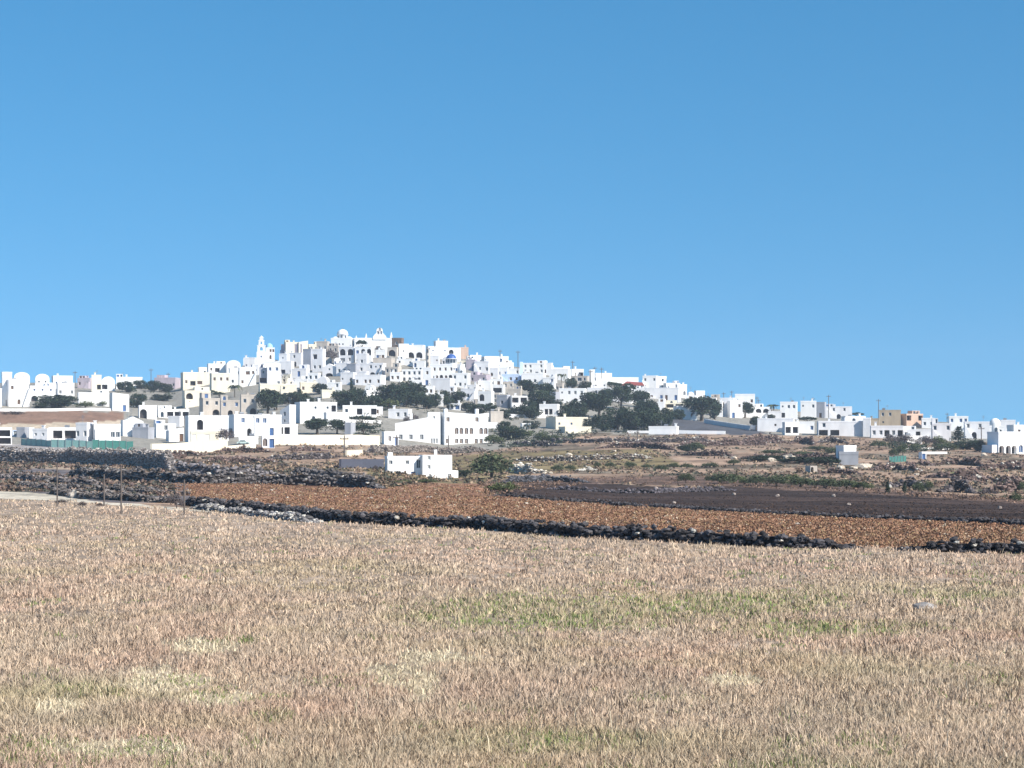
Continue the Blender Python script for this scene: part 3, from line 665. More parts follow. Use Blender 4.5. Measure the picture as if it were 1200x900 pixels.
#H#
TABLE = """
0 14 437 476 flat .a./.d. r=20
14 35 436 450 barrel s r=15
39 58 438 452 barrel ss r=15
58 85 441 456 flat ss. r=18
3 33 446 477 flat r../.a. r=28
31 65 448 471 flat sss/A.. r=15 ch=6
64 87 450 467 flat r.r r=18
87 128 457 475 flat ..../.... r=14
127 151 460 482 slope .d r=22 lh=1 sh=.9
91 108 440 455 flat r.r r=-10 c=m
106 119 440 460 flat .G r=12 c=c
117 135 441 458 barrel G. r=12
134 155 438 456 flat G.A r=12
153 167 443 455 flat rr r=12
-14 14 503 521 flat G/G r=15
13 22 504 512 flat r r=10 c=l
20 33 502 513 flat . r=-12 c=g
31 41 501 514 flat . r=15
38 60 504 516 flat ss r=-14 c=k
56 92 503 516 flat GG r=6
89 107 497 518 flat r.r r=-16 c=k
104 141 499 519 flat r..rr r=20 ch=0
139 168 488 509 gable . r=18
177 182 430 455 flat - skip
181 210 439 457 flat r...r r=-10 c=m
209 246 437 455 flat rGg. r=16 c=c
211 247 453 477 flat A.r/d.d r=16 c=c
244 270 438 462 flat rrr/... r=16 c=c
231 246 431 441 flat r r=14
241 265 423 438 flat rG. r=14
263 282 422 436 barrel .s r=14
284 300 419 433 flat r. r=8
267 283 432 452 flat .r/r. r=14
278 300 431 453 flat .gr/r.d r=12
286 300 420 436 flat sr r=-6 c=k
297 303 428 440 flat s r=0 c=k
232 258 460 488 flat rr/.A r=24 c=b
256 281 463 488 flat r.r/.A. r=12 c=b
280 301 464 488 flat rr/.A r=12 c=b ch=4
160 184 476 491 flat B. r=14
181 222 475 491 flat aGGG r=12 ch=159
178 206 492 514 flat .r./... r=20
197 214 489 501 flat . r=-14 c=k
213 268 489 519 flat .A.../..... r=15 c=w
217 262 507 519 flat r.g.r r=15 c=c
193 215 501 518 slope ..d r=24 lh=.8 sh=1
155 179 496 514 flat . r=-16 c=g
140 162 492 512 slope . r=20 lh=1 sh=.7
266 302 487 512 flat .r../..A. r=24
293 330 488 511 flat rr../..d. r=14
278 303 513 521 flat . r=8 c=w
305 322 512 525 flat ad r=10
300 348 451 465 flat AA.... r=10 c=c
327 347 452 468 flat rG r=10 c=c
304 314 432 450 flat r/G r=0 c=g
313 328 427 449 flat rr/.r r=2
327 339 415 434 flat s/r r=-16 c=k
329 361 404 418 flat .A..r r=-18 c=m
337 357 414 430 flat .r./.A. r=-16 c=k
328 344 424 440 flat ../G. r=-12 c=k
342 362 427 450 flat .d./r.G r=-12 c=k
355 368 410 434 flat ../d. r=-22 c=g
332 350 398 409 flat .... r=16 c=c
348 361 399 408 slope . r=16 c=c lh=.8 sh=1
360 373 400 412 flat rs r=14 c=c
366 381 410 436 flat G./rr r=-14 c=k
371 386 401 413 flat rr r=-12 c=b
384 399 402 414 flat rr r=-14 c=b
361 375 438 456 flat rr/.d r=-10
372 386 441 457 barrel a r=-14 c=k
378 396 426 442 gable s/A r=-8 c=k
394 410 426 441 flat rr r=-14 c=k
397 418 407 426 flat AA/gr r=-12 c=k
416 438 407 426 flat dAA/... r=-8 c=w
406 421 427 441 flat r. r=-25 c=g
399 417 434 451 flat s.r r=-14 c=k
384 400 445 460 flat .r/d. r=-6
375 393 458 467 flat .. r=12 c=c
418 432 415 430 flat .r. r=-12 c=k
420 432 436 447 flat ar r=-12 c=k
416 451 440 453 flat r.rr.r r=-10 c=k
425 446 458 466 flat ... r=20 c=w
432 452 426 443 flat rsr/AA r=-12 c=k
440 453 411 422 flat dd r=-8 c=w
437 462 420 430 flat .... r=-10 c=b
451 470 425 446 flat rrr/.G. r=-16 c=b
457 471 437 448 flat rr r=-8
454 467 408 418 flat B r=-12 c=b
459 473 397 417 flat r/. r=-14 c=s
466 479 404 419 flat s r=10
465 486 417 429 flat r.s r=-8
476 498 405 420 flat AA r=-8
484 500 419 432 flat a.. r=-10
471 497 430 448 flat rrrr/aaaa r=-8 c=w
498 540 405 421 flat s.sA./..... r=12
508 525 400 409 flat .. r=14
538 549 408 421 flat .. r=8 c=p
546 562 417 428 flat .. r=14 c=w
495 507 432 452 flat r/d r=-10
505 532 444 459 flat . r=-14 c=k
530 551 438 455 flat r.r/srs r=-10
546 559 422 435 flat .d r=-14 c=m
556 576 424 438 flat rr.g r=-14 c=k
550 575 435 449 flat r.r r=-18 c=m
549 564 417 424 flat .. r=12
563 596 418 426 flat ...r. r=12
570 602 422 433 flat ..... r=12
574 585 432 444 flat a. r=-10 c=k
583 596 431 443 flat r.r r=-8
592 611 429 440 flat r.r r=-8
588 611 439 449 flat .rr r=-8 c=l
574 589 441 453 flat rd r=-8
609 613 424 450 flat . r=0 c=l
612 642 422 438 flat rr.r/rr.r r=-12
611 640 438 453 flat .rr. r=-10
636 648 426 440 flat a. r=-12
636 653 438 456 flat .r/r. r=-14
640 660 428 438 flat .. r=10
646 669 433 446 flat ..s r=-12
659 668 430 438 flat . r=8
560 577 447 458 flat s.. r=-8
540 560 456 470 flat rrA r=-12 c=k
560 579 460 480 flat A./.s r=-14
577 592 452 462 flat G r=-10
595 612 452 466 flat .. r=-10 c=b
582 598 464 478 flat r r=-22 c=g
597 619 465 480 flat GG/s.. r=10
503 521 463 476 flat B. r=-8 ch=6
526 541 474 481 flat rg r=-8
632 656 475 488 flat .GG. r=-10
655 688 456 474 flat srrr/s.A. r=-6
645 656 460 474 flat . r=-30 c=g
688 720 455 464 flat .r.r r=-8 c=k
573 590 483 495 flat .. r=10 c=b
570 583 496 502 flat . r=8
640 689 490 504 flat s.s.. r=20 c=c ch=3
655 693 501 508 flat ... r=16 c=c
668 684 433 443 flat .G r=8
669 691 441 456 flat rgr/... r=-10 c=b
691 697 434 456 flat . r=0
695 717 438 448 flat .. r=10
696 712 447 457 flat s.s r=-8
714 748 443 450 flat .... r=6
718 742 456 472 flat r../.r. r=-10 c=k
739 762 452 463 flat rrr r=-8
738 762 460 474 flat GG/.. r=-8
753 772 441 457 flat r.r/r.. r=-14
770 781 442 457 flat r/r r=10
778 797 446 459 flat r.r r=10
792 805 451 466 flat .a r=10
755 800 455 469 flat ad.dd.d r=-10 c=k
760 781 467 481 flat AA. r=-12
780 804 469 483 flat GG/.. r=-8 c=c
790 816 477 492 flat A.A r=8
803 816 459 470 dome .d. r=-8
814 826 459 469 flat . r=12
824 845 462 475 flat r.. r=-8 c=b
832 848 466 488 flat .d/d. r=-10
844 862 467 489 flat d.r/... r=-14 c=k
861 886 463 489 flat r.r/s..s r=-6
853 870 471 490 flat .r/d. r=10
760 797 501 509 flat . r=-10 c=w ch=9
884 903 473 490 flat AA/.. r=-8
900 917 483 491 flat .. r=-8 c=k
914 936 472 491 flat srr/G.. r=-10
938 958 471 491 flat s.r/... r=-10
956 969 472 490 flat ./d r=-20 c=g
967 1000 473 491 flat .r.r./..A.. r=-6 c=k
887 932 491 506 flat ...s..s r=-6 c=k
918 936 496 510 flat GG r=6
931 955 495 508 flat s..r r=-4
958 1014 489 511 flat r.../GG.. r=-6 c=k
988 1014 489 500 flat .s.s r=6
1011 1022 491 512 flat . r=-12 c=k
1030 1058 481 500 flat rr./s.. r=-10 c=o
1018 1032 491 501 flat . r=-12 c=o
1055 1082 481 501 flat G.G/... r=20 c=p
1020 1061 500 514 flat rrGrG r=-8 c=k
1058 1094 499 515 flat r.G.. r=-6 c=k
1080 1096 491 502 flat rr r=-8
1092 1116 490 517 flat r.r/G... r=-8 c=k
1112 1136 489 506 flat r.rr/... r=-8 c=w
1130 1162 495 514 flat r.r./AA.. r=-10 c=k
1158 1178 500 512 flat .a r=-8
1172 1191 493 507 flat sr. r=-8 c=k
1184 1215 499 512 flat rr r=6
1212 1250 502 515 flat rr.r r=6
1240 1290 503 518 flat r.rr r=6
-60 -20 440 462 flat rr.r r=14
-40 2 447 478 flat rr/.A r=18
-70 -12 502 522 flat rr.r r=12
343 395 472 497 flat ..s.sG/..a.... r=16 ch=25
378 409 484 499 flat .... r=14
328 346 474 498 slope r/s r=-30 c=k lh=.7 sh=1
321 349 499 511 flat GG. r=12
404 416 495 510 flat . r=-20 c=g
400 442 476 488 flat r.G.G r=4
300 316 487 500 flat A r=16
447 467 507 522 flat .r.d r=14
983 1007 532 545 flat . r=-6 c=g
1060 1080 512 520 flat .. r=5 c=w
610 622 497 503 flat . r=8
436 448 478 488 flat r r=0 c=k
455 482 480 492 flat .rr r=-10 c=k
350 372 449 461 flat r.d r=10 c=c
420 445 427 438 flat r.r r=-12 c=k
480 497 446 455 flat d.r r=-6
345 362 440 454 flat ..r r=-6
316 330 442 455 flat .r r=6
"""
def parse():  # some grey, lilac and mauve rows are shaded house sides, coloured as separate blocks
    for ln in TABLE.strip().splitlines():
        t = ln.split()
        if 'skip' in t: continue
        kw = {}
        for s in t[6:]:
            k, v = s.split('='); kw[k] = v if k in ('c', 'ch', 'side') else float(v)
        house(float(t[0]), float(t[1]), float(t[2]), float(t[3]), t[4], t[5].replace('-', ''), **kw)
parse()
# ---- landmark buildings
def box_part(root, name, mat, *b, taper=0): m = MB(); m.box(*b, taper=taper); return m.build(name, mat, root)
# long white hotel (three wings, one building)
r1, w, dp, h = house(513, 572, 483, 524, 'slope', 'r...r./..aaaa.aa/r.rrr.rrs', r=20, c='W', d=.45, name='hotel', noun='hotel', look='long bright white three-storey hotel with rows of arched windows', lh=1, sh=.93, D=560)
g0 = random.Random(3)
def hotel_wing(root, xa, xb, ya, yb, z1l, z1r, rows, c='w', nm='wing'):
    mb = MB(); w_ = xb-xa; cx_ = (xa+xb)/2
    M = Matrix.Translation((cx_, ya, 0)); lim = min(z1l, z1r)
    ops = openings(rows, w_, lim, g0)
    out = [(-w_/2, -3), (w_/2, -3), (w_/2, z1r), (-w_/2, z1l)]
    facade(mb, out, [p for q, p in ops], M, .25)
    dd = yb-ya
    mb.add([(xa, ya, -3), (xa, yb, -3), (xa, yb, z1l), (xa, ya, z1l)], [(0, 1, 2, 3)]); mb.add([(xb, ya, -3), (xb, yb, -3), (xb, yb, z1r), (xb, ya, z1r)], [(0, 1, 2, 3)])
    mb.add([(xa, ya, z1l), (xb, ya, z1r), (xb, yb, z1r), (xa, yb, z1l)], [(0, 1, 2, 3)]); mb.add([(xa, yb, -3), (xb, yb, -3), (xb, yb, z1r), (xa, yb, z1l)], [(0, 1, 2, 3)])
    o_ = mb.build(nm, WALLS[c], root)
    sub = empty_off = None
    put_openings(root, ops, M, .25, True, g0, M_shut[2])
    return o_
for ch_ in (-.42, .3): box_part(r1, 'chimney', WALLS['W'], ch_*w-.4, ch_*w+.4, -1, 0, h*.9, h+1.0)
k_ = 560/F
r2 = empty('hotel_annex', ((489.5-600)*k_, 560.5, CAMZ-(524-HOR)*k_), R(3)); 
hotel_wing(r2, -6.2*k_*4.0+8.5, 6.2, 0, 9, 41*k_, 41*k_, '..s../...../.rrr.', 'w')
hotel_wing(r2, -6.2, -1.0-6.2*k_*4.0+8.5+1.0-.02, -.3, 8.6, 28*k_, 35*k_, 'rrr', 'w')
box_part(r2, 'chimney', WALLS['w'], -2.2, -1.4, 3, 4, 35*k_-.5, 40*k_)
thing_reg(r2, 490, 503, 'white stepped hotel annex with long plain grey-shaded wall', 'hotel annex')
# near white house in the middle
r3, w, dp, h = house(450, 494, 537, 564, 'flat', 's..s.g/rr..d.', r=12, c='W', d=.5, name='farmhouse', noun='farmhouse', look='low left half of the near bright white farmhouse', D=345)
r3['label'] = ''
box_part(r3, 'chimney_stack', WALLS['W'], -w/2+.05, -w/2+.5*2, -dp/2+.3, -dp/2+1.3, h, h+1.0, taper=.1)
def part_house(root, off, w_, d_, h_, rows, c, chim=False):
    mb = MB(); M = Matrix.Translation((off[0], off[1]-d_/2, off[2])); g_ = random.Random(w_*7)
    ops = openings(rows, w_, h_, g_); out = [(-w_/2, -1.6), (w_/2, -1.6), (w_/2, h_), (-w_/2, h_)]
    facade(mb, out, [p for q, p in ops], M, .2)
    x, y, z = off
    for sx in (-1, 1): mb.add([(x+sx*w_/2, y-d_/2, z-1.6), (x+sx*w_/2, y+d_/2, z-1.6), (x+sx*w_/2, y+d_/2, z+h_), (x+sx*w_/2, y-d_/2, z+h_)], [(0, 1, 2, 3)])
    mb.add([(x-w_/2, y-d_/2, z+h_), (x+w_/2, y-d_/2, z+h_), (x+w_/2, y+d_/2, z+h_), (x-w_/2, y+d_/2, z+h_)], [(0, 1, 2, 3)])
    mb.add([(x-w_/2, y+d_/2, z-1.6), (x+w_/2, y+d_/2, z-1.6), (x+w_/2, y+d_/2, z+h_), (x-w_/2, y+d_/2, z+h_)], [(0, 1, 2, 3)])
    mb.build('wing', WALLS[c], root); put_openings(root, ops, M, .2, True, g_, M_shut[2])
kk = 345/F
part_house(r3, (w/2+17.2*kk, -1.0, -.1), 35*kk, dp*1.3, 31.5*kk, '.s...../.s...../.a...s', 'W')
part_house(r3, (w/2+39.5*kk, .2, -.1), 10*kk, dp*.8, 13*kk, '', 'W')
box_part(r3, 'chimney', WALLS['W'], w/2+17*kk, w/2+17*kk+.45, -.3, .2, 31.5*kk-.2, 31.5*kk+.8)
box_part(r3, 'garden_shed', WALLS['c'], -w/2-9.5*kk, -w/2-1*kk, -dp/2+.5, dp/2-1, -1.2, 12*kk)
for t_ in THINGS:
    if t_[0] is r3: t_[3] = 'bright white two-part farmhouse with tall left chimney standing nearest'; t_[1] = 493; t_[2] = 548
# churches
def finial(root, x, y, z, s=1):
    m = MB(); m.box(x-.3*s, x+.3*s, y-.3*s, y+.3*s, z, z+.9*s); m.box(x-.38*s, x+.38*s, y-.38*s, y+.38*s, z+.9*s, z+1.0*s); m.lathe([(.28*s, 0), (.2*s, .5*s), (.0, 1.1*s)], 8, (x, y, z+1.0*s)); m.build('finial', WALLS['w'], root)
# domed church at the top
rt, w, dp, h = house(388, 414, 397, 410, 'flat', '.sss..', r=-4, c='w', name='domed_church', noun='church', look='church with the large white dome on the very hilltop', d=.8, D=925)
k9 = 925/F
mb = MB(); rr = 6.6*k9; mb.lathe([(rr, -.1), (rr, 5.5*k9), (rr*1.06, 5.5*k9), (rr*1.06, 6*k9), (rr*.98, 6.1*k9)], 24, (0, 0, h)); mb.build('drum', WALLS['w'], rt, True)
mb = MB(); mb.lathe([(rr*.98*math.cos(R(a)), 6.1*k9+rr*.85*math.sin(R(a))) for a in range(0, 91, 9)], 24, (0, 0, h)); mb.build('dome', WALLS['w'], rt, True)
mb = MB(); mb.tube((0, 0, h+6*k9+rr*.8), (0, 0, h+6*k9+rr*.8+2*k9), .12, .08); mb.box(-.4, .4, -.07, .07, h+6*k9+rr*.8+1.1*k9, h+6*k9+rr*.8+1.35*k9); mb.build('cross', M_metal, rt)
for s_ in (-1, 1):
    mb = MB(); mb.lathe([(4*k9*math.cos(R(a)), 3.2*k9*math.sin(R(a))) for a in range(0, 91, 15)], 14, (s_*8*k9, -dp*.15, h-.05)); mb.build('side_vault', WALLS['w'], rt, True)
for a in (-130, -90, -50):
    mb = MB(); ww_ = .45; M = Matrix.Rotation(R(a), 4, 'Z') @ Matrix.Translation((rr-.02, 0, h+1.3*k9)) @ Matrix.Rotation(R(90), 4, 'Z')
    mb.prism(arch_pts(.6, 1.1), -.06, .05, M); mb.build('drum_window', M_glass, rt)
# stepped-gable facade church
rf, w, dp, h = house(414, 468, 397, 411, 'flat', '....d....', r=8, c='w', name='gabled_church', noun='church', look='white church with stepped curved gable and little finials', d=.25, D=925)
mb = MB(); q = [(-8,0),(8,0),(8,3),(6.5,5.2),(4.6,7),(3.6,8.2),(3.6,11),(3,12.6),(1.4,13.6),(0,14),(-1.4,13.6),(-3,12.6),(-3.6,11),(-3.6,8.2),(-4.6,7),(-6.5,5.2),(-8,3)]
xo = 3*k9; M = Matrix.Translation((xo, -dp/2-.4, h-.3)); pts = [(x*k9, z*k9) for x, z in q]
holes = [[(x*1.0+ax*k9, z+zz*k9) for x, z in arch_pts(1.0, 1.7)] for ax, zz in ((-1.6, 6.0), (1.6, 6.0), (0, 9.6))]
facade(mb, pts, holes, M, .8); mb.add([tuple(M @ Vector((x, .8, z))) for x, z in pts], [tuple(range(len(pts)))])
n_ = len(pts); mb.add([tuple(M @ Vector((x, 0, z))) for x, z in pts]+[tuple(M @ Vector((x, .8, z))) for x, z in pts], [(i, (i+1) % n_, n_+(i+1) % n_, n_+i) for i in range(n_)])
mb.build('gable', WALLS['w'], rf)
for hp in holes: m = MB(); m.prism(hp, .45, .6, M); m.build('belfry_window', WALLS['g'], rf)
finial(rf, -w*.24, -dp*.3, h, 1.6*k9/.385*.8); finial(rf, w*.32, -dp*.3, h, 1.6); finial(rf, -w*.46, -dp*.3, h, .8)
# bell tower church on the left
rb, w, dp, h = house(300, 312, 413, 434, 'flat', 's/a', r=6, c='w', name='bell_tower', noun='bell tower', look='white tiered bell tower with open arches and pointed cap', d=1, D=860)
k8 = 860/F; z_ = h+.3
for i, (hw, ht) in enumerate(((4.6, 7.0), (3.1, 5.2), (2.1, 2.6))):
    a_, hh_ = hw*k8, ht*k8; m = MB()
    for s_ in range(4):
        M = Matrix.Rotation(math.pi/2*s_, 4, 'Z') @ Matrix.Translation((0, -a_, z_))
        hl = [[(x, z+.2*hh_) for x, z in arch_pts(a_*.75, hh_*.6)]] if i < 2 else []
        facade(m, [(-a_, 0), (a_, 0), (a_, hh_), (-a_, hh_)], hl, M, .35)
    m.add([(-a_, -a_, z_+hh_), (a_, -a_, z_+hh_), (a_, a_, z_+hh_), (-a_, a_, z_+hh_)], [(0, 1, 2, 3)])
    m.build('tier', WALLS['w'], rb)
    box_part(rb, 'cornice', WALLS['w'], -a_-.2, a_+.2, -a_-.2, a_+.2, z_+hh_+.003, z_+hh_+.25)
    z_ += hh_+.25
m = MB(); m.lathe([(2*k8*math.cos(R(a)), 1.6*k8*math.sin(R(a))) for a in range(0, 80, 15)]+[(.15, 1.9*k8), (.0, 3.0*k8)], 12, (0, 0, z_)); m.build('cap', WALLS['w'], rb, True)
rc, w, dp, h = house(311, 322, 408, 429, 'flat', '.rr/.a./...', r=6, c='w', name='bell_tower_church', noun='church', look='white church with pale blue dome joined to bell tower', d=1, D=868)
m = MB(); m.lathe([(4.2*k8, 0), (4.2*k8, 1.2*k8)]+[(4.2*k8*math.cos(R(a)), 1.2*k8+5*k8*math.sin(R(a))) for a in range(0, 91, 10)], 20, (-1.2*k8, 0, h)); m.build('dome', M_pdome, rc, True)
house(309, 334, 424, 436, 'flat', 'd.r.r', r=-6, c='w')
# blue domed church
ru, w, dp, h = house(504, 533, 428, 447, 'flat', '.r.r.r.r/aaAaA', r=-8, c='w', name='blue_domed_church', noun='church', look='white church with bright blue dome over arcaded wall', d=.6)
ku = ru.location[1]/F; dx_ = 10.3*ku
m = MB(); m.lathe([(6.9*ku, -1), (6.9*ku, 7.4*ku), (7.3*ku, 7.4*ku), (7.3*ku, 8.1*ku), (6*ku, 8.2*ku)], 22, (dx_, 0, h)); m.build('drum', WALLS['w'], ru, True)
m = MB(); m.lathe([(6.0*ku*math.cos(R(a)), 8.1*ku+5.4*ku*math.sin(R(a))) for a in range(0, 91, 9)], 24, (dx_, 0, h)); m.build('dome', M_dome, ru, True)
m = MB(); m.tube((dx_, 0, h+13.3*ku), (dx_, 0, h+15.5*ku), .1, .07); m.box(dx_-.4, dx_+.4, -.05, .05, h+14.4*ku, h+14.6*ku); m.build('cross', M_metal, ru)
for a in (-140, -110, -80, -50):
    M = Matrix.Translation((dx_, 0, 0)) @ Matrix.Rotation(R(a), 4, 'Z') @ Matrix.Translation((6.9*ku-.02, 0, h+3*ku)) @ Matrix.Rotation(R(90), 4, 'Z'); m = MB(); m.prism(arch_pts(.9, 1.5), -.06, .05, M); m.build('drum_window', M_glass, ru)
# rounded bell tower by it and white rounded apse tower
def round_tower(x, yt, yb, wpx, c, look, nwin=2, dome=True):
    X, Y, Z = hit(x, yb); k = Y/F; r_ = wpx/2*k; H = (yb-yt)*k; rt_ = empty('round_tower', (X, Y+r_, CAMZ-(yb-HOR)*k))
    m = MB(); pr = [(r_*1.03, -3), (r_, H*.7)]
    if dome: pr += [(r_*math.cos(R(a)), H*.7+(H*.3)*math.sin(R(a))) for a in range(9, 91, 9)]
    else: pr += [(r_, H), (r_*.9, H+.02), (r_*.9, H-.3), (0.01, H-.3)]
    m.lathe(pr, 20); m.build('wall', WALLS[c], rt_, True)
    for i in range(nwin):
        for a in (-105, -75) if r_ > 2 else (-90,):
            M = Matrix.Rotation(R(a), 4, 'Z') @ Matrix.Translation((r_+.02, 0, H*(.25+.28*i))) @ Matrix.Rotation(R(90), 4, 'Z'); m = MB(); m.prism(arch_pts(min(1.0, r_*.5), 1.6), -.06, .2, M); m.build('window', M_glass, rt_)
    thing_reg(rt_, x, (yt+yb)/2, look, 'tower'); return rt_
round_tower(501.5, 408, 436, 5.5, 'b', 'slim beige round tower left of the blue domed church', 3)
round_tower(541, 427, 452, 9.5, 'w', 'white round-topped tower right of the blue domed church', 2)
round_tower(1167.5, 490, 512, 13, 'w', 'stout white round tower near the right edge', 1)
# white arcaded house at the right edge
re_, w, dp, h = house(1160, 1216, 508, 532, 'flat', '...../AAAaaA', r=18, c='W', d=.5, name='arcaded_house', noun='house', look='bright white arcaded house at the right edge')
box_part(re_, 'terrace', WALLS['k'], -w/2-8*.2, -w/2-.003, -dp/2+.4, dp/2, -2, h*.45)
# red roof
X, Y, Z = hit(742, 458); kr = Y/F; rr_ = empty('red_roofed_house', (X, Y+4, CAMZ-(458-HOR)*kr), R(-6))
a_ = 12.5*kr; m = MB(); m.box(-a_, a_, -3, 3, -2, 6.2*kr); m.build('wall', WALLS['w'], rr_)
m = MB(); m.add([(-a_-.5, -3.6, 6.2*kr+.01), (a_+.5, -3.6, 6.2*kr+.01), (a_+.5, 3.6, 6.2*kr+.01), (-a_-.5, 3.6, 6.2*kr+.01), (-a_*.55, 0, 11.5*kr), (a_*.9, 0, 10.2*kr)], [(0, 1, 5, 4), (1, 2, 5), (2, 3, 4, 5), (3, 0, 4), (0, 3, 2, 1)]); m.build('roof', M_redroof, rr_)
for i in range(3): m = MB(); m.box(-a_*.6+i*a_*.6-.4, -a_*.6+i*a_*.6+.4, -3.08, -2.95, 1.2, 2.4); m.build('window', M_glass, rr_)
thing_reg(rr_, 742, 452, 'white house under the dark red tiled roof', 'house')
# ruined stone hut and fridge-like white box on the scrub
house(946, 957, 546, 554, 'flat', 'A.', r=8, c='b', name='stone_hut', noun='hut', look='small roofless beige stone hut with dark doorway on scrub')
house(1078, 1085, 530, 539, 'flat', 'd', r=15, c='W', name='utility_hut', noun='hut', look='tiny bright white utility hut on the scrub', depth=1.6)
house(982, 1003, 524, 539, 'flat', '..', r=15, c='W', name='store', noun='store', look='bright white store rising just behind the grey box shed', depth=4)

# filler houses where the slope is still open
def covered(x0, x1, y0, y1, L, f):
    a = (x1-x0)*(y1-y0); s = 0
    for u0, u1, v0, v1 in L: s += max(0, min(x1, u1)-max(x0, u0))*max(0, min(y1, v1)-max(y0, v0))
    return s > f*a
#TREES#
TREES = """
64 448 5 6 b
40 468 12 8 d
62 478 40 14 d
75 476 26 12 d
100 478 22 9 g
120 476 12 7 g
148 460 20 13 d
166 456 18 10 d
181 459 18 13 d
195 460 16 10 d
190 452 14 8 g
160 478 22 16 d
190 470 24 8 d
110 455 8 6 d
48 479 16 7 d
232 464 16 7 f
248 464 14 7 f
257 466 14 7 f
275 466 18 15 p
265 518 24 20 v
273 512 14 13 v
172 490 12 12 d
203 484 10 6 d
314 487 26 26 t
324 481 18 20 t
344 476 16 16 d
352 474 12 18 c
355 476 18 14 d
334 474 12 12 d
307 500 12 10 d
362 476 12 10 d
376 462 18 12 d
402 478 24 20 d
418 480 26 24 d
436 480 20 16 d
412 466 8 22 c
416 470 10 18 c
389 424 19 19 v
443 414 9 11 v
374 401 7 4 d
424 410 14 12 f
372 509 28 16 t
395 509 20 15 t
424 497 30 10 f
426 509 30 12 f
450 476 26 24 d
462 478 26 28 d
476 477 26 30 d
488 476 22 26 d
500 480 16 18 d
455 480 24 14 g
484 494 14 12 v
477 496 12 10 v
510 478 12 16 d
520 476 14 18 d
536 472 18 13 d
529 480 16 12 d
549 482 18 10 d
560 486 22 12 d
590 490 18 10 d
575 482 14 9 d
606 489 22 12 d
622 490 24 14 d
481 406 10 5 d
489 405 8 5 d
576 561 46 31 b
598 516 30 16 d
578 520 20 12 g
612 514 24 12 g
636 519 22 14 b
650 519 14 10 b
622 503 20 10 d
590 506 16 12 d
621 465 26 18 t
640 470 18 18 t
634 484 30 26 d
650 482 18 14 d
618 486 20 16 d
658 454 14 16 p
669 456 14 12 d
686 457 14 10 d
716 457 24 10 f
726 443 10 5 f
740 443 8 4 f
676 490 26 20 d
663 492 18 16 d
692 480 24 20 d
702 490 30 26 t
712 474 22 16 t
728 480 24 24 t
736 470 18 18 t
750 478 22 18 t
724 504 32 26 d
745 506 36 28 d
765 504 30 24 d
780 500 20 20 d
706 506 24 20 d
690 504 14 14 d
758 492 26 20 t
796 492 14 12 d
822 494 40 25 t
838 492 14 22 d
801 488 10 10 d
873 490 19 16 t
886 504 13 14 t
904 488 14 14 p
907 473 14 5 f
946 497 24 9 f
1004 490 17 7 f
912 505 8 6 d
903 492 10 6 d
1123 520 20 20 n
1110 528 26 10 b
1135 527 34 10 d
1148 530 16 14 d
1112 492 6 6 p
1125 490 6 6 p
1197 506 14 8 d
1060 520 24 14 v
1045 521 20 16 v
1030 525 20 10 b
1085 522 26 14 v
1100 521 16 12 g
1058 534 12 16 b
1072 530 14 10 b
1047 536 10 12 b
980 534 30 10 b
940 535 34 7 b
905 533 30 7 b
895 540 44 6 d
935 543 50 7 d
968 545 36 9 d
958 528 30 6 b
815 528 20 10 b
805 530 20 8 d
1040 578 9 16 c
1060 578 8 14 c
1076 577 13 14 b
1088 575 12 12 b
1160 581 24 10 v
1130 577 26 8 v
1190 588 14 12 b
1197 576 10 12 b
804 566 18 13 b
845 567 34 14 b
862 566 20 12 g
886 569 22 13 b
910 570 26 14 b
938 571 30 14 b
966 572 32 13 b
992 573 26 13 b
1012 574 22 10 g
872 568 14 9 g
927 566 20 12 g
775 552 16 8 b
805 549 14 7 b
738 548 14 8 b
715 548 12 7 b
757 549 10 6 b
653 552 14 8 b
668 551 12 7 b
700 548 8 7 b
832 548 18 7 b
790 549 14 7 b
860 545 14 7 b
540 559 22 8 d
470 567 26 5 g
500 566 24 5 g
440 552 8 9 v
452 531 7 10 v
436 533 8 12 v
590 577 34 14 g
382 540 10 10 v
395 538 8 8 v
330 548 14 6 v
285 545 16 6 v
225 553 16 6 v
207 596 16 22 v
200 592 12 16 v
72 590 16 6 v
97 594 12 8 v
116 594 10 6 v
180 560 12 5 v
60 545 12 4 v
28 545 12 4 v
15 486 30 5 v
"""
TL = [l.split() for l in TREES.strip().splitlines()]
TR = [(float(x)-float(w)/2, float(x)+float(w)/2, float(y)-float(h), float(y)) for x, y, w, h, k in TL]
crest = lambda x: np.interp(x, [-20, 120, 200, 240, 300, 330, 400, 470, 560, 640, 720, 800, 850, 1000, 1200], [450, 450, 450, 436, 430, 410, 402, 406, 424, 434, 448, 468, 474, 480, 500])
gf = random.Random(99); nf = 0
for yb in range(412, 484, 4):
    x = 290+gf.uniform(0, 12)
    while x < 800:
        wp = gf.uniform(8, 15); hp = gf.uniform(7.5, 11.5)
        lim = np.interp(x, [290, 440, 560, 640, 800], [455, 462, 480, 474, 468])
        if yb-hp > crest(x+wp/2)+1 and yb < lim and not covered(x, x+wp, yb-hp, yb-2, HOUSES, .62) and not covered(x, x+wp, yb-hp, yb, TR, .5) and nf < 75:
            rws = gf.choice(['r.r', 'rr', '.d.r', 'A.', 'a.r', 'r/r', 's.s', 'ar', 'G'])
            house(x, x+wp, yb-hp, yb, gf.choice(['flat', 'flat', 'flat', 'barrel']), rws, r=gf.choice([-14, -10, -6, 8]), c=gf.choice('wwkkkcb')); nf += 1
        x += wp*gf.uniform(.5, 1.0)

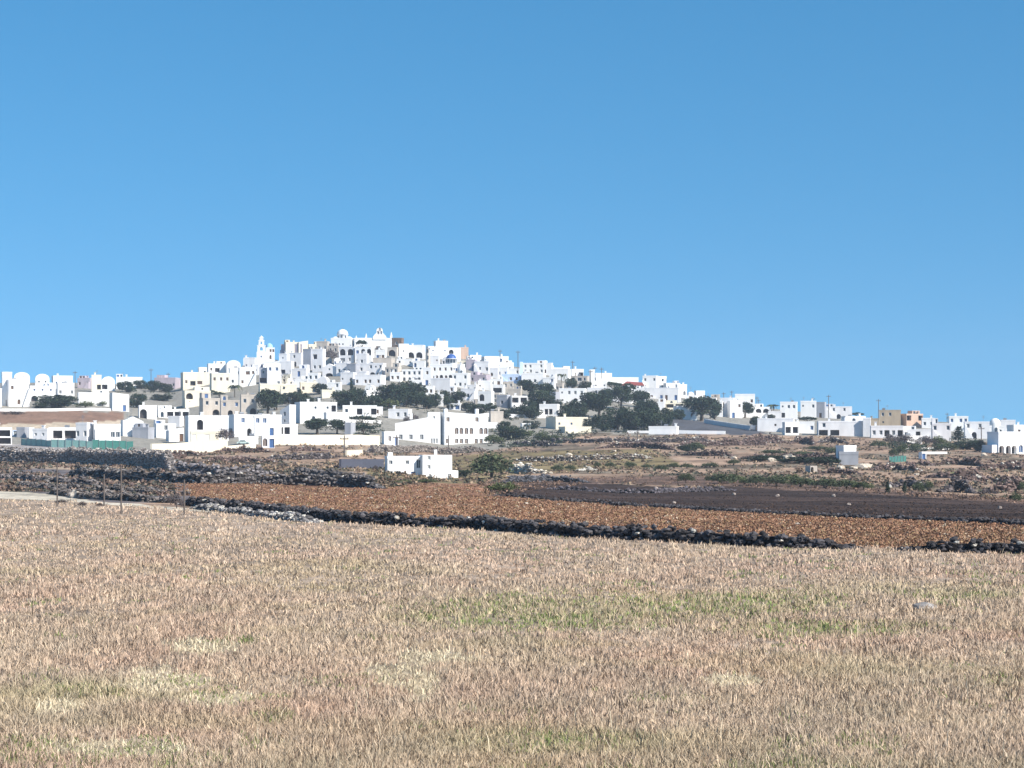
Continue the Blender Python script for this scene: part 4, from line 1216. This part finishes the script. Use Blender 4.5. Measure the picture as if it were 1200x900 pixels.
# ------------------------------------------------------------------ long plain garden walls
def plain_wall(pts, hpx, c, look, th=.4, cat='garden wall', nm='garden_wall', mat=None):
    m = MB(); W = [hit(x, y) for x, y in pts]
    for (a, b) in zip(W[:-1], W[1:]):
        A = Vector((a[0], a[1], 0)); B = Vector((b[0], b[1], 0)); d_ = (B-A); L = d_.length; ang = math.atan2(d_.y, d_.x)
        M = Matrix.Translation((a[0], a[1], 0)) @ Matrix.Rotation(ang, 4, 'Z')
        nseg = max(1, int(L/8))
        for i in range(nseg):
            x0, x1 = L*i/nseg, L*(i+1)/nseg
            p0 = A+d_*(i/nseg); p1 = A+d_*((i+1)/nseg); z0, z1 = T(p0.x, p0.y), T(p1.x, p1.y)
            h0 = hpx*p0.y/F; h1 = hpx*p1.y/F
            vs = [(x0, 0, z0-1), (x1, 0, z1-1), (x1, th, z1-1), (x0, th, z0-1), (x0, 0, z0+h0), (x1, 0, z1+h1), (x1, th, z1+h1), (x0, th, z0+h0)]
            m.add([tuple(M @ Vector(v)) for v in vs], [(0, 1, 5, 4), (2, 3, 7, 6), (4, 5, 6, 7), (0, 3, 2, 1)]+([(3, 0, 4, 7)] if i == 0 else [])+([(1, 2, 6, 5)] if i == nseg-1 else []))
    o_ = m.build(nm, mat or WALLS[c], None); thing_reg(o_, sum(p[0] for p in pts)/len(pts), pts[0][1]-hpx/2, look, cat); return o_
plain_wall([(178,533),(225,531),(267,528)], 13, 'c', 'tall cream boundary wall left of the little white outbuilding')
plain_wall([(264,529),(300,526)], 6, 'c', 'low cream wall continuing beside the little white outbuilding')
plain_wall([(321,522),(380,522),(445,523)], 12, 'c', 'long cream roadside wall below the large white villa')
plain_wall([(408,496),(447,497)], 4, 'w', 'thin white terrace wall between the two dark hedges')
plain_wall([(825,496),(850,500),(878,504)], 5, 'w', 'long pale retaining wall above the dark slate slope')
plain_wall([(880,503),(935,508)], 5, 'k', 'pale low wall right of the dark slate slope')
plain_wall([(786,508),(850,509)], 4, 'W', 'low bright white wall below the dark slate slope')
plain_wall([(735,508),(790,508)], 3, 'k', 'pale low wall under the dark grove')
plain_wall([(540,492),(575,488),(640,490)], 4, 'k', 'pale grey wall among trees behind the long white hotel')
plain_wall([(1060,527),(1115,527)], 2.2, 'w', 'thin pale wall above the scrub on the right')
plain_wall([(1080,532),(1110,532)], 2.5, 'k', 'second thin pale wall on the right scrub')
plain_wall([(407,535),(425,534)], 7, 'c', 'short cream wall stub above the dark tarpaulin wall')
plain_wall([(400,549),(425,549),(450,549)], 11, 'g', 'dark slate-blue retaining wall left of the near white farmhouse', mat=simple('dark_shade_sheet', (.075,.08,.11), .9))  # added upright sheet; its dark colour stands in for a shaded flat patch
plain_wall([(0,482),(60,482),(130,482)], 3, 'w', 'low whitish wall along the top of the brown earth strip')
def netting(pts, hpx, mat, look):
    W = [hit(x, y) for x, y in pts]; root = empty('mesh_fence', (W[0][0], W[0][1], W[0][2])); o0 = Vector(W[0])
    m = MB(); k = 0
    for a, b in zip(W[:-1], W[1:]):
        ns = 6; h = hpx*a[1]/F
        for i in range(ns):
            p = Vector(a).lerp(Vector(b), i/ns); q_ = Vector(a).lerp(Vector(b), (i+1)/ns)
            p.z = T(p.x, p.y); q_.z = T(q_.x, q_.y)
            sag = h*random.uniform(-.12, .05); pa, qa = p-o0, q_-o0
            vs = []
            for yy in (0, .04): vs += [(pa.x, pa.y+yy, pa.z-.2), (qa.x, qa.y+yy, qa.z-.2), (qa.x, qa.y+yy, qa.z+h+(sag if i % 2 == 0 else 0)), (pa.x, pa.y+yy, pa.z+h+(sag if i % 2 else 0))]
            m.add(vs, [(0, 1, 2, 3), (7, 6, 5, 4), (3, 2, 6, 7), (0, 4, 5, 1)])
            pm = MB(); pm.tube((pa.x, pa.y-.08, pa.z-.4), (pa.x, pa.y-.08, pa.z+h+.25), .06, .05); pm.build('post', M_metal, root)
    m.build('netting', mat, root); thing_reg(root, sum(p[0] for p in pts)/len(pts), pts[0][1], look, 'mesh fence')
netting([(25,522),(60,524)], 8, M_netp, 'pale green mesh fence on top of the grey rubble wall')
netting([(60,524),(110,526)], 9, M_netp, 'middle faded green mesh fence below the veranda building')
netting([(108,527),(156,528)], 11, M_net, 'dark green mesh fence beside the rubble wall')
netting([(1042,542),(1062,541)], 7, M_net, 'small green mesh fence among the right scrub')

# ------------------------------------------------------------------ trees and bushes
def leaf_cloud(n, g, shape, leaf, dark, light, nclump=26):
    if shape == 'cyp': cen = np.stack([g.normal(0, .10, nclump), g.normal(0, .10, nclump), g.uniform(.08, .92, nclump)], -1); cr = .24*(1.1-cen[:, 2])
    elif shape == 'flat':
        a = g.uniform(0, 6.283, nclump); r = .40*np.sqrt(g.uniform(0, 1, nclump)); cen = np.stack([r*np.cos(a), r*np.sin(a), .60+.25*(1-(r/.4)**2)*g.uniform(.4, 1, nclump)], -1); cr = g.uniform(.11, .17, nclump)
    elif shape == 'bush':
        a = g.uniform(0, 6.283, nclump); r = .36*np.sqrt(g.uniform(0, 1, nclump)); cen = np.stack([r*np.cos(a), r*np.sin(a), .22+.55*(1-(r/.42)**2)*g.uniform(.3, 1, nclump)], -1); cr = g.uniform(.12, .2, nclump)
    else:
        d = g.normal(0, 1, (nclump, 3)); d /= np.linalg.norm(d, axis=1, keepdims=True); r = g.uniform(.3, 1, nclump)[:, None]**.5
        cen = d*r*(np.array([.36, .36, .28]) if shape == 'high' else np.array([.38, .38, .38]))+np.array([0, 0, .64 if shape == 'high' else .5]); cr = g.uniform(.12, .2, nclump)
    ci = g.integers(0, nclump, n); d = g.normal(0, 1, (n, 3)); d /= np.linalg.norm(d, axis=1, keepdims=True)
    P = cen[ci]+d*(cr[ci]*g.uniform(.3, 1.15, n)**.5)[:, None]; P[:, 2] = np.maximum(P[:, 2], .01)
    a = g.normal(0, 1, (n, 3)); a /= np.linalg.norm(a, axis=1, keepdims=True); b = np.cross(a, g.normal(0, 1, (n, 3))); b /= np.linalg.norm(b, axis=1, keepdims=True)
    L = (leaf*g.uniform(.6, 1.5, n))[:, None]; V = np.stack([P-a*L, P-b*L*.6, P+a*L, P+b*L*.6], 1).reshape(-1, 3)
    tone = g.uniform(0, 1, nclump)[ci]*.6+g.uniform(0, 1, n)*.4; c = np.array(dark)+(np.array(light)-np.array(dark))*tone[:, None]
    return V, np.arange(n)[:, None]*4+np.arange(4)[None], np.repeat(c, 4, 0)
DK = ((.018,.032,.026), (.050,.070,.038)); OL = ((.045,.062,.035), (.12,.14,.075)); GR = ((.05,.07,.03), (.14,.16,.07)); VI = ((.07,.06,.065), (.16,.13,.125))
PROTO = {}
def proto(kind):
    if kind in PROTO: return random.choice(PROTO[kind])
    L = []
    for s in range(3):
        g = np.random.default_rng(hash((ord(kind), s)) % 9999)
        sh, pal, n, lf = {'d': ('round', DK, 2600, .034), 't': ('flat2', DK, 2600, .034), 'b': ('bush', OL, 1700, .032), 'g': ('bush', GR, 1200, .036), 'v': ('bush', VI, 900, .034), 'c': ('cyp', DK, 900, .045), 'f': ('flat', DK, 1300, .038), 'p': ('palm', OL, 0, 0), 'n': ('tiers', DK, 0, 0)}[kind]
        tr = MB()
        if kind in 'pn':
            V = []; Qd = []; Cc = []
            if kind == 'p':
                for k in range(26):
                    a = g.uniform(0, 6.283); dr = g.uniform(.1, .5); prev = None
                    for j in range(6):
                        t0, t1 = j/6, (j+1)/6
                        f = lambda t: np.array([.5*t*math.cos(a), .5*t*math.sin(a), .72+.28*math.sin(t*2.2)-dr*t*t])
                        w_ = np.array([-math.sin(a), math.cos(a), 0])*.055*(1-t0*.7); V += [f(t0)-w_, f(t0)+w_, f(t1)+w_*.8, f(t1)-w_*.8]; Cc += [np.array(pal[0])+(np.array(pal[1])-np.array(pal[0]))*g.uniform(0, 1)]*4
            else:
                for lv in range(7):
                    z = .25+lv*.105; rr2 = .5*(1-lv/8.5)
                    for k in range(9):
                        a = k/9*6.283+lv
                        for j in range(14):
                            t = g.uniform(.1, 1); p = np.array([rr2*t*math.cos(a), rr2*t*math.sin(a), z+.05*t*t])+g.normal(0, .018, 3); q1 = g.normal(0, .03, 3); q2 = np.array([-math.sin(a), math.cos(a), 0])*.04
                            V += [p-q1, p-q2, p+q1, p+q2]; Cc += [np.array(pal[0])*g.uniform(.7, 1.6)]*4
            V = np.array(V); Qd = np.arange(len(V)).reshape(-1, 4); Cc = np.array(Cc); tr.tube((0, 0, -.05), (0, 0, .75), .03, .02, 7)
        elif kind == 't':
            g_ = g; V, Qd, Cc = leaf_cloud(n, g, 'high', lf, *pal, nclump=34); tr.tube((0, 0, -.05), (.02, 0, .4), .05, .035, 7)
            for a in (0, 2.1, 4.2): tr.tube((.02, 0, .35), (.25*math.cos(a+s), .25*math.sin(a+s), .62), .03, .012, 5)
        else:
            V, Qd, Cc = leaf_cloud(n, g, sh, lf, *pal, nclump={'b': 34, 'g': 24, 'v': 20}.get(kind, 26))
            tr.tube((0, 0, -.05), (.01, .01, .45), .04, .025, 7)
            for a in (.5, 2.6, 4.7): tr.tube((.01, .01, .25), (.2*math.cos(a+s), .2*math.sin(a+s), .55), .022, .01, 5)
        c = mesh_np('crown', V, quads=Qd, mat=M_leaf, col=Cc); t = tr.build('trunk', M_bark)
        cm, tm = c.data, t.data; bpy.data.objects.remove(c); bpy.data.objects.remove(t); L.append((cm, tm))
    PROTO[kind] = L; return L[0]
TLOOK = {'d': ('tree', 'dark green rounded tree', 'tree'), 't': ('tree', 'dark broad-crowned tree on visible trunk', 'tree'), 'b': ('bush', 'olive-green leafy bush', 'bush'), 'g': ('bush', 'light green low bush', 'bush'), 'v': ('bush', 'bare purplish-brown bush', 'bush'), 'c': ('cypress_tree', 'narrow dark cypress', 'tree'), 'f': ('umbrella_pine', 'flat-topped dark umbrella tree', 'tree'), 'p': ('palm_tree', 'spiky palm tree', 'palm'), 'n': ('tiered_pine', 'tiered dark pine tree', 'tree')}
for x, y, w_, h_, k in TL:
    x, y, w_, h_ = map(float, (x, y, w_, h_)); X, Y, Z = hit(x, y); s = Y/F
    cm, tm = proto(k); nm, look, cat = TLOOK[k]
    kx = 1.28 if k in 'dtbg' else 1.1
    r_ = empty(nm, (X, Y, min(Z, CAMZ-(y-HOR)*s)), random.uniform(0, 6.28), (w_*s*kx, w_*s*kx, h_*s*(1.16 if k in 'dtbg' else 1.05)))
    c = link(bpy.data.objects.new('crown', cm), r_); t = link(bpy.data.objects.new('trunk', tm), r_)
    big = 'large ' if w_ >= 28 else ('small ' if w_ <= 11 else '')
    thing_reg(r_, x, y-h_/2, big+look, cat, {'tree': 'trees among the houses', 'bush': 'bushes on the slope', 'palm': 'palms in the village'}[cat])

GROVE = [[(425,452),(500,450),(560,462),(560,486),(480,484),(430,482),(375,474),(380,464)], [(572,470),(610,458),(640,455),(660,470),(690,476),(760,466),(800,490),(792,508),(690,508),(692,492),(640,492),(580,496)], [(400,490),(445,486),(448,512),(400,510)], [(575,498),(690,508),(655,522),(575,526)], [(300,470),(345,462),(385,470),(340,480),(300,486)], [(130,448),(205,444),(205,462),(130,462)], [(1040,515),(1150,518),(1120,530),(1040,528)]]
def grove(px, row, X, Y): return np.any([in_poly(px, row, p) for p in GROVE], 0)
C, px, row = sample_zone(grove, 1500, gv, 330, 900); S = gv.uniform(.5, 1.5, len(C)); C[:, 2] += S*.25
cc = np.where((gv.uniform(0, 1, len(C)) < .55)[:, None], np.array([.04,.055,.038]), np.array([.10,.10,.07]))*gv.uniform(.6, 1.4, (len(C), 1))
stuff(leafmass('undergrowth', C, S, 30, .24+0*S, cc, M_leaf, gv, .8), 'dark green undergrowth filling the groves between the houses', 'undergrowth')

# ------------------------------------------------------------------ poles, fence, car
def pole(x, y0, y1, look='thin wooden utility pole', lamp=False, arm=True):
    X, Y, Z = hit(x, y1); s = Y/F; H = (y1-y0)*s; Zb = CAMZ-(y1-HOR)*s
    r_ = empty('street_lamp' if lamp else 'utility_pole', (X, Y, Zb)); m = MB(); m.tube((0, 0, -2.5), (0, 0, H), .17, .13); m.build('pole', M_wood, r_)
    if lamp: m = MB(); m.box(-1.3, 1.3, -.25, .25, H-.25, H+.1, taper=.1); m.tube((0, 0, H-1.2), (.8, 0, H-.3), .06, .06); m.tube((0, 0, H-1.2), (-.8, 0, H-.3), .06, .06); m.build('lamp_head', M_metal, r_)
    elif arm:
        m = MB(); m.box(-.9, .9, -.08, .08, H-.7, H-.5); m.build('crossarm', M_wood, r_)
        for xx in (-.75, 0.0, .75): m = MB(); m.lathe([(.001, 0), (.09, .02), (.09, .2), (.001, .25)], 8, (xx, 0, H-.5 if xx else H)); m.build('insulator', M_metal, r_)
    thing_reg(r_, x, (y0+y1)/2, look, 'street lamp' if lamp else 'utility pole', None if lamp else 'utility poles')
for x, a, b in [(88,435,455),(177,432,458),(586,410,428),(607,411,446),(671,423,440),(692,434,456),(697,430,450),(705,431,450),(848,460,472),(857.5,458,468),(887,465,475),(889,468,478),(952.5,466,476),(971,463,490),(1029.5,468,494),(747,506,516),(197,437,456),(1110,484,492),(1150,500,520)]: pole(x, a, b)
pole(403.5, 511, 534, 'thin dark pole in front of the cream roadside wall'); pole(465, 510, 529, 'thin dark pole at the annex gate'); pole(525.5, 510, 529, 'thin pale pole before the white hotel front', arm=False)
pole(334, 438, 456, 'double-headed street lamp above the cream arched wall', lamp=True)
# wire fence along the left field edge
fp = [(-70,541,585),(-20,543,588),(67,543,594),(122,556,595),(142,545,603),(216,562,604)]
W = [hit(a, c) for a, b, c in fp]; fr_ = empty('wire_fence', W[0]); o0 = Vector(W[0]); tops = []
for (a, b, c), wv in zip(fp, W):
    s = wv[1]/F; H = min((c-b)*s, 2.5); p = Vector(wv)-o0; m = MB(); m.tube((p.x, p.y, p.z-.3), (p.x, p.y, p.z+H), .05, .045); m.build('post', M_wood, fr_); tops.append((p, H))
m = MB()
for (p, H), (q_, H2) in zip(tops[:-1], tops[1:]):
    for t in (.25, .45, .65, .85): m.tube(p+Vector((0, 0, H*t)), q_+Vector((0, 0, H2*t)), .009, .009, 4)
m.build('wire', M_metal, fr_); thing_reg(fr_, 105, 575, 'thin wire fence on dark posts along the left field edge', 'fence')
def car(x, y, wpx, body, look, rz=0):
    X, Y, Z = hit(x, y); s = Y/F; r_ = empty('parked_car', (X, Y, Z), rz)
    L = wpx*s/4.2; cm_ = simple('car_paint_'+str(int(x)), body, .3, spec=.5)
    m = MB(); side = [(-2.1,.35),(-2.05,.85),(-1.1,.95),(1.3,.95),(2.0,.8),(2.1,.35)]; m.prism([(a, b) for a, b in side], -.85, .85); b_ = m.build('body', cm_, r_)
    m = MB(); cab = [(-1.5,.955),(-1.1,1.42),(.55,1.45),(1.15,.955)]; m.prism(cab, -.76, .76); m.build('cabin', cm_, r_)
    m = MB(); m.prism([(-1.25,1.0),(-1.0,1.35),(.5,1.36),(.92,1.0)], -.775, .775); m.build('side_windows', M_glass, r_)
    m = MB(); m.add([(-1.54,-.65,1.0),(-1.54,.65,1.0),(-1.17,.6,1.38),(-1.17,-.6,1.38)],[(0,1,2,3)])
    for sx in (-1.3, 1.3):
        for sy in (-1, 1):
            m = MB(); m.tube((sx, sy*.66, .33), (sx, sy*.88, .33), .33, .33, 14); wh = m.build('wheel', simple('tyre_rubber', (.03,.03,.03), .8), r_)
            m = MB(); m.tube((sx, sy*.881, .33), (sx, sy*.90, .33), .19, .19, 10); m.build('rim', M_metal, wh)
    r_.scale = (L, L, L); thing_reg(r_, x, y-3, look, 'car'); return r_
car(1117, 560, 17, (.50,.50,.16), 'yellow car with pale roof parked on the right scrub terraces', .1)
car(285, 521, 15, (.45,.55,.52), 'pale grey-green car parked beside the grey-leafed bush', .1)

# ------------------------------------------------------------------ labels
LM = [('the bell tower', 307, 415), ('the large white dome', 404, 392), ('the stepped-gable church', 450, 397), ('the blue-domed church', 525, 432), ('the long white hotel', 530, 502),
 ('the near white farmhouse', 493, 550), ('the ochre house', 1044, 490), ('the stout round tower', 1167, 500), ('the dark red roof', 742, 450), ('the dark grove', 735, 485), ('the brown earth strip', 60, 489),
 ('the dark green netting', 132, 522), ('the yellow car', 1117, 557), ('the grey box shed', 995, 536), ('the cream veranda house', 228, 446), ('the large white villa', 368, 484), ('the broad tree by the slate slope', 822, 481),
 ('the cream box house', 664, 497), ('the black field wall', 600, 616), ('the big round bush', 576, 548), ('the narrow pale blue house', 611, 437), ('the peach-coloured cube', 543, 413), ('the purple bush', 389, 415), ('the twin-arched cream wall', 312, 458)]
def relation(px, row):
    best = min(LM, key=lambda l: ((px-l[1])**2+((row-l[2])*1.6)**2)*(1 if abs(px-l[1])+abs(row-l[2]) > 3 else 50)); dx, dy = px-best[1], (row-best[2])*1.5
    if math.hypot(dx, dy) < 6: return 'at '+best[0]
    a = math.degrees(math.atan2(-dy, dx))
    nm = ['right of', 'above right of', 'above', 'above left of', 'left of', 'below left of', 'below', 'below right of'][int(((a+22.5) % 360)//45)]
    return nm+' '+best[0]
from collections import defaultdict
cnt = defaultdict(list)
for t in THINGS: cnt[t[3]].append(t)
ORD = ['', 'second', 'third', 'fourth', 'fifth', 'sixth', 'seventh', 'eighth', 'ninth', 'tenth', 'eleventh', 'twelfth']
for look, L in cnt.items():
    if len(L) == 1 and len(look.split()) >= 7 and L[0][0].name.split('.')[0] not in ('house', 'tree', 'bush', 'cypress_tree', 'umbrella_pine', 'palm_tree'): L[0][0]['label'] = look; continue
    sub = defaultdict(list)
    for t in L: sub[relation(t[1], t[2])].append(t)
    for rel, S in sub.items():
        S.sort(key=lambda t: t[1]); n = len(S)
        for i, t in enumerate(S):
            if n == 1: lb = f'{look} {rel}'
            elif i == 0: lb = f'leftmost {look} {rel}'
            elif i == n-1: lb = f'rightmost {look} {rel}'
            elif n == 3: lb = f'middle {look} {rel}'
            else: lb = f'{ORD[i] if i < 12 else "further"} from left {look} {rel}'
            wd = lb.split()
            while len(wd) > 16:
                for drop in ('flat-roofed', 'slope-topped', 'two-storey', 'lying', 'low', 'leafy', 'small', 'weathered', 'and', 'dry'):
                    if drop in wd: wd.remove(drop); break
                else: wd = wd[:16]
            t[0]['label'] = ' '.join(wd)
    if len(L) > 2:
        for t in L: t[4] = t[4] or {'rock': 'pale stones lying on the fields', 'stone wall': 'terrace walls on the slope', 'utility pole': 'utility poles'}.get(t[0]['category'], t[4])
for t in THINGS:
    if t[4]: t[0]['group'] = t[4]

# ------------------------------------------------------------------ air, light, camera
m = bpy.data.materials.new('haze'); m.use_nodes = True; nt = m.node_tree; nt.nodes.clear()
out = N(nt, 'ShaderNodeOutputMaterial'); pv = N(nt, 'ShaderNodeVolumePrincipled'); pv.inputs['Density'].default_value = .00016; pv.inputs['Color'].default_value = (.72,.84,1,1); pv.inputs['Anisotropy'].default_value = .0
nt.links.new(pv.outputs[0], out.inputs['Volume'])
hz = MB(); hz.box(-1150, 1150, -60, 1500, float(ZZ[:, :].min())-1, 75); ho = hz.build('haze', m); ho['kind'] = 'stuff'; ho['label'] = 'thin bluish summer haze over the whole valley'; ho['category'] = 'haze'
HAZE = True
if not HAZE: bpy.data.objects.remove(ho)
AZ, EL = R(127), R(37)        # sun azimuth from the view axis, clockwise; elevation
w = bpy.data.worlds.new('World'); SC.world = w; w.use_nodes = True; nt = w.node_tree; bg = nt.nodes['Background']
sk = N(nt, 'ShaderNodeTexSky'); sk.sky_type = 'NISHITA'; sk.sun_disc = False; sk.sun_elevation = EL; sk.sun_rotation = AZ; sk.altitude = 200; sk.air_density = 1.0; sk.dust_density = 0; sk.ozone_density = 1.6
hs = N(nt, 'ShaderNodeHueSaturation'); hs.inputs['Saturation'].default_value = 1.36; hs.inputs['Hue'].default_value = .489; hs.inputs['Value'].default_value = .77
tcw = N(nt, 'ShaderNodeTexCoord'); va = N(nt, 'ShaderNodeVectorMath', operation='ADD'); va.inputs[1].default_value = (0, 0, .21); nt.links.new(tcw.outputs['Generated'], va.inputs[0])
vn = N(nt, 'ShaderNodeVectorMath', operation='NORMALIZE'); nt.links.new(va.outputs[0], vn.inputs[0]); nt.links.new(vn.outputs[0], sk.inputs[0])
nt.links.new(sk.outputs[0], hs.inputs['Color']); nt.links.new(hs.outputs[0], bg.inputs[0]); bg.inputs[1].default_value = .115
sl = bpy.data.lights.new('sun', 'SUN'); sl.energy = 4.0; sl.angle = R(.53); sl.color = (1, .93, .82); so = bpy.data.objects.new('sun', sl); COL.objects.link(so)
dv = Vector((math.sin(AZ)*math.cos(EL), math.cos(AZ)*math.cos(EL), math.sin(EL))); so.rotation_euler = dv.to_track_quat('Z', 'Y').to_euler()
cd = bpy.data.cameras.new('camera'); co = bpy.data.objects.new('camera', cd); COL.objects.link(co); co.location = (0, 0, CAMZ); co.rotation_euler = (math.pi/2, 0, 0)
cd.sensor_width = 36; cd.lens = 36*F/1200; cd.shift_y = (HOR-450)/1200; cd.clip_end = 20000; cd.clip_start = .5; SC.camera = co
SC.view_settings.view_transform = 'Standard'; SC.view_settings.look = 'None'; SC.view_settings.exposure = 1.0; SC.view_settings.gamma = 1
SC.cycles.max_bounces = 6; SC.cycles.volume_bounces = 0; SC.cycles.use_denoising = True
print('THINGS', len(THINGS), 'houses', len(HOUSES), 'filler', nf, 'objs', len(bpy.data.objects))

if False: print([t[0]['label'] for t in THINGS])
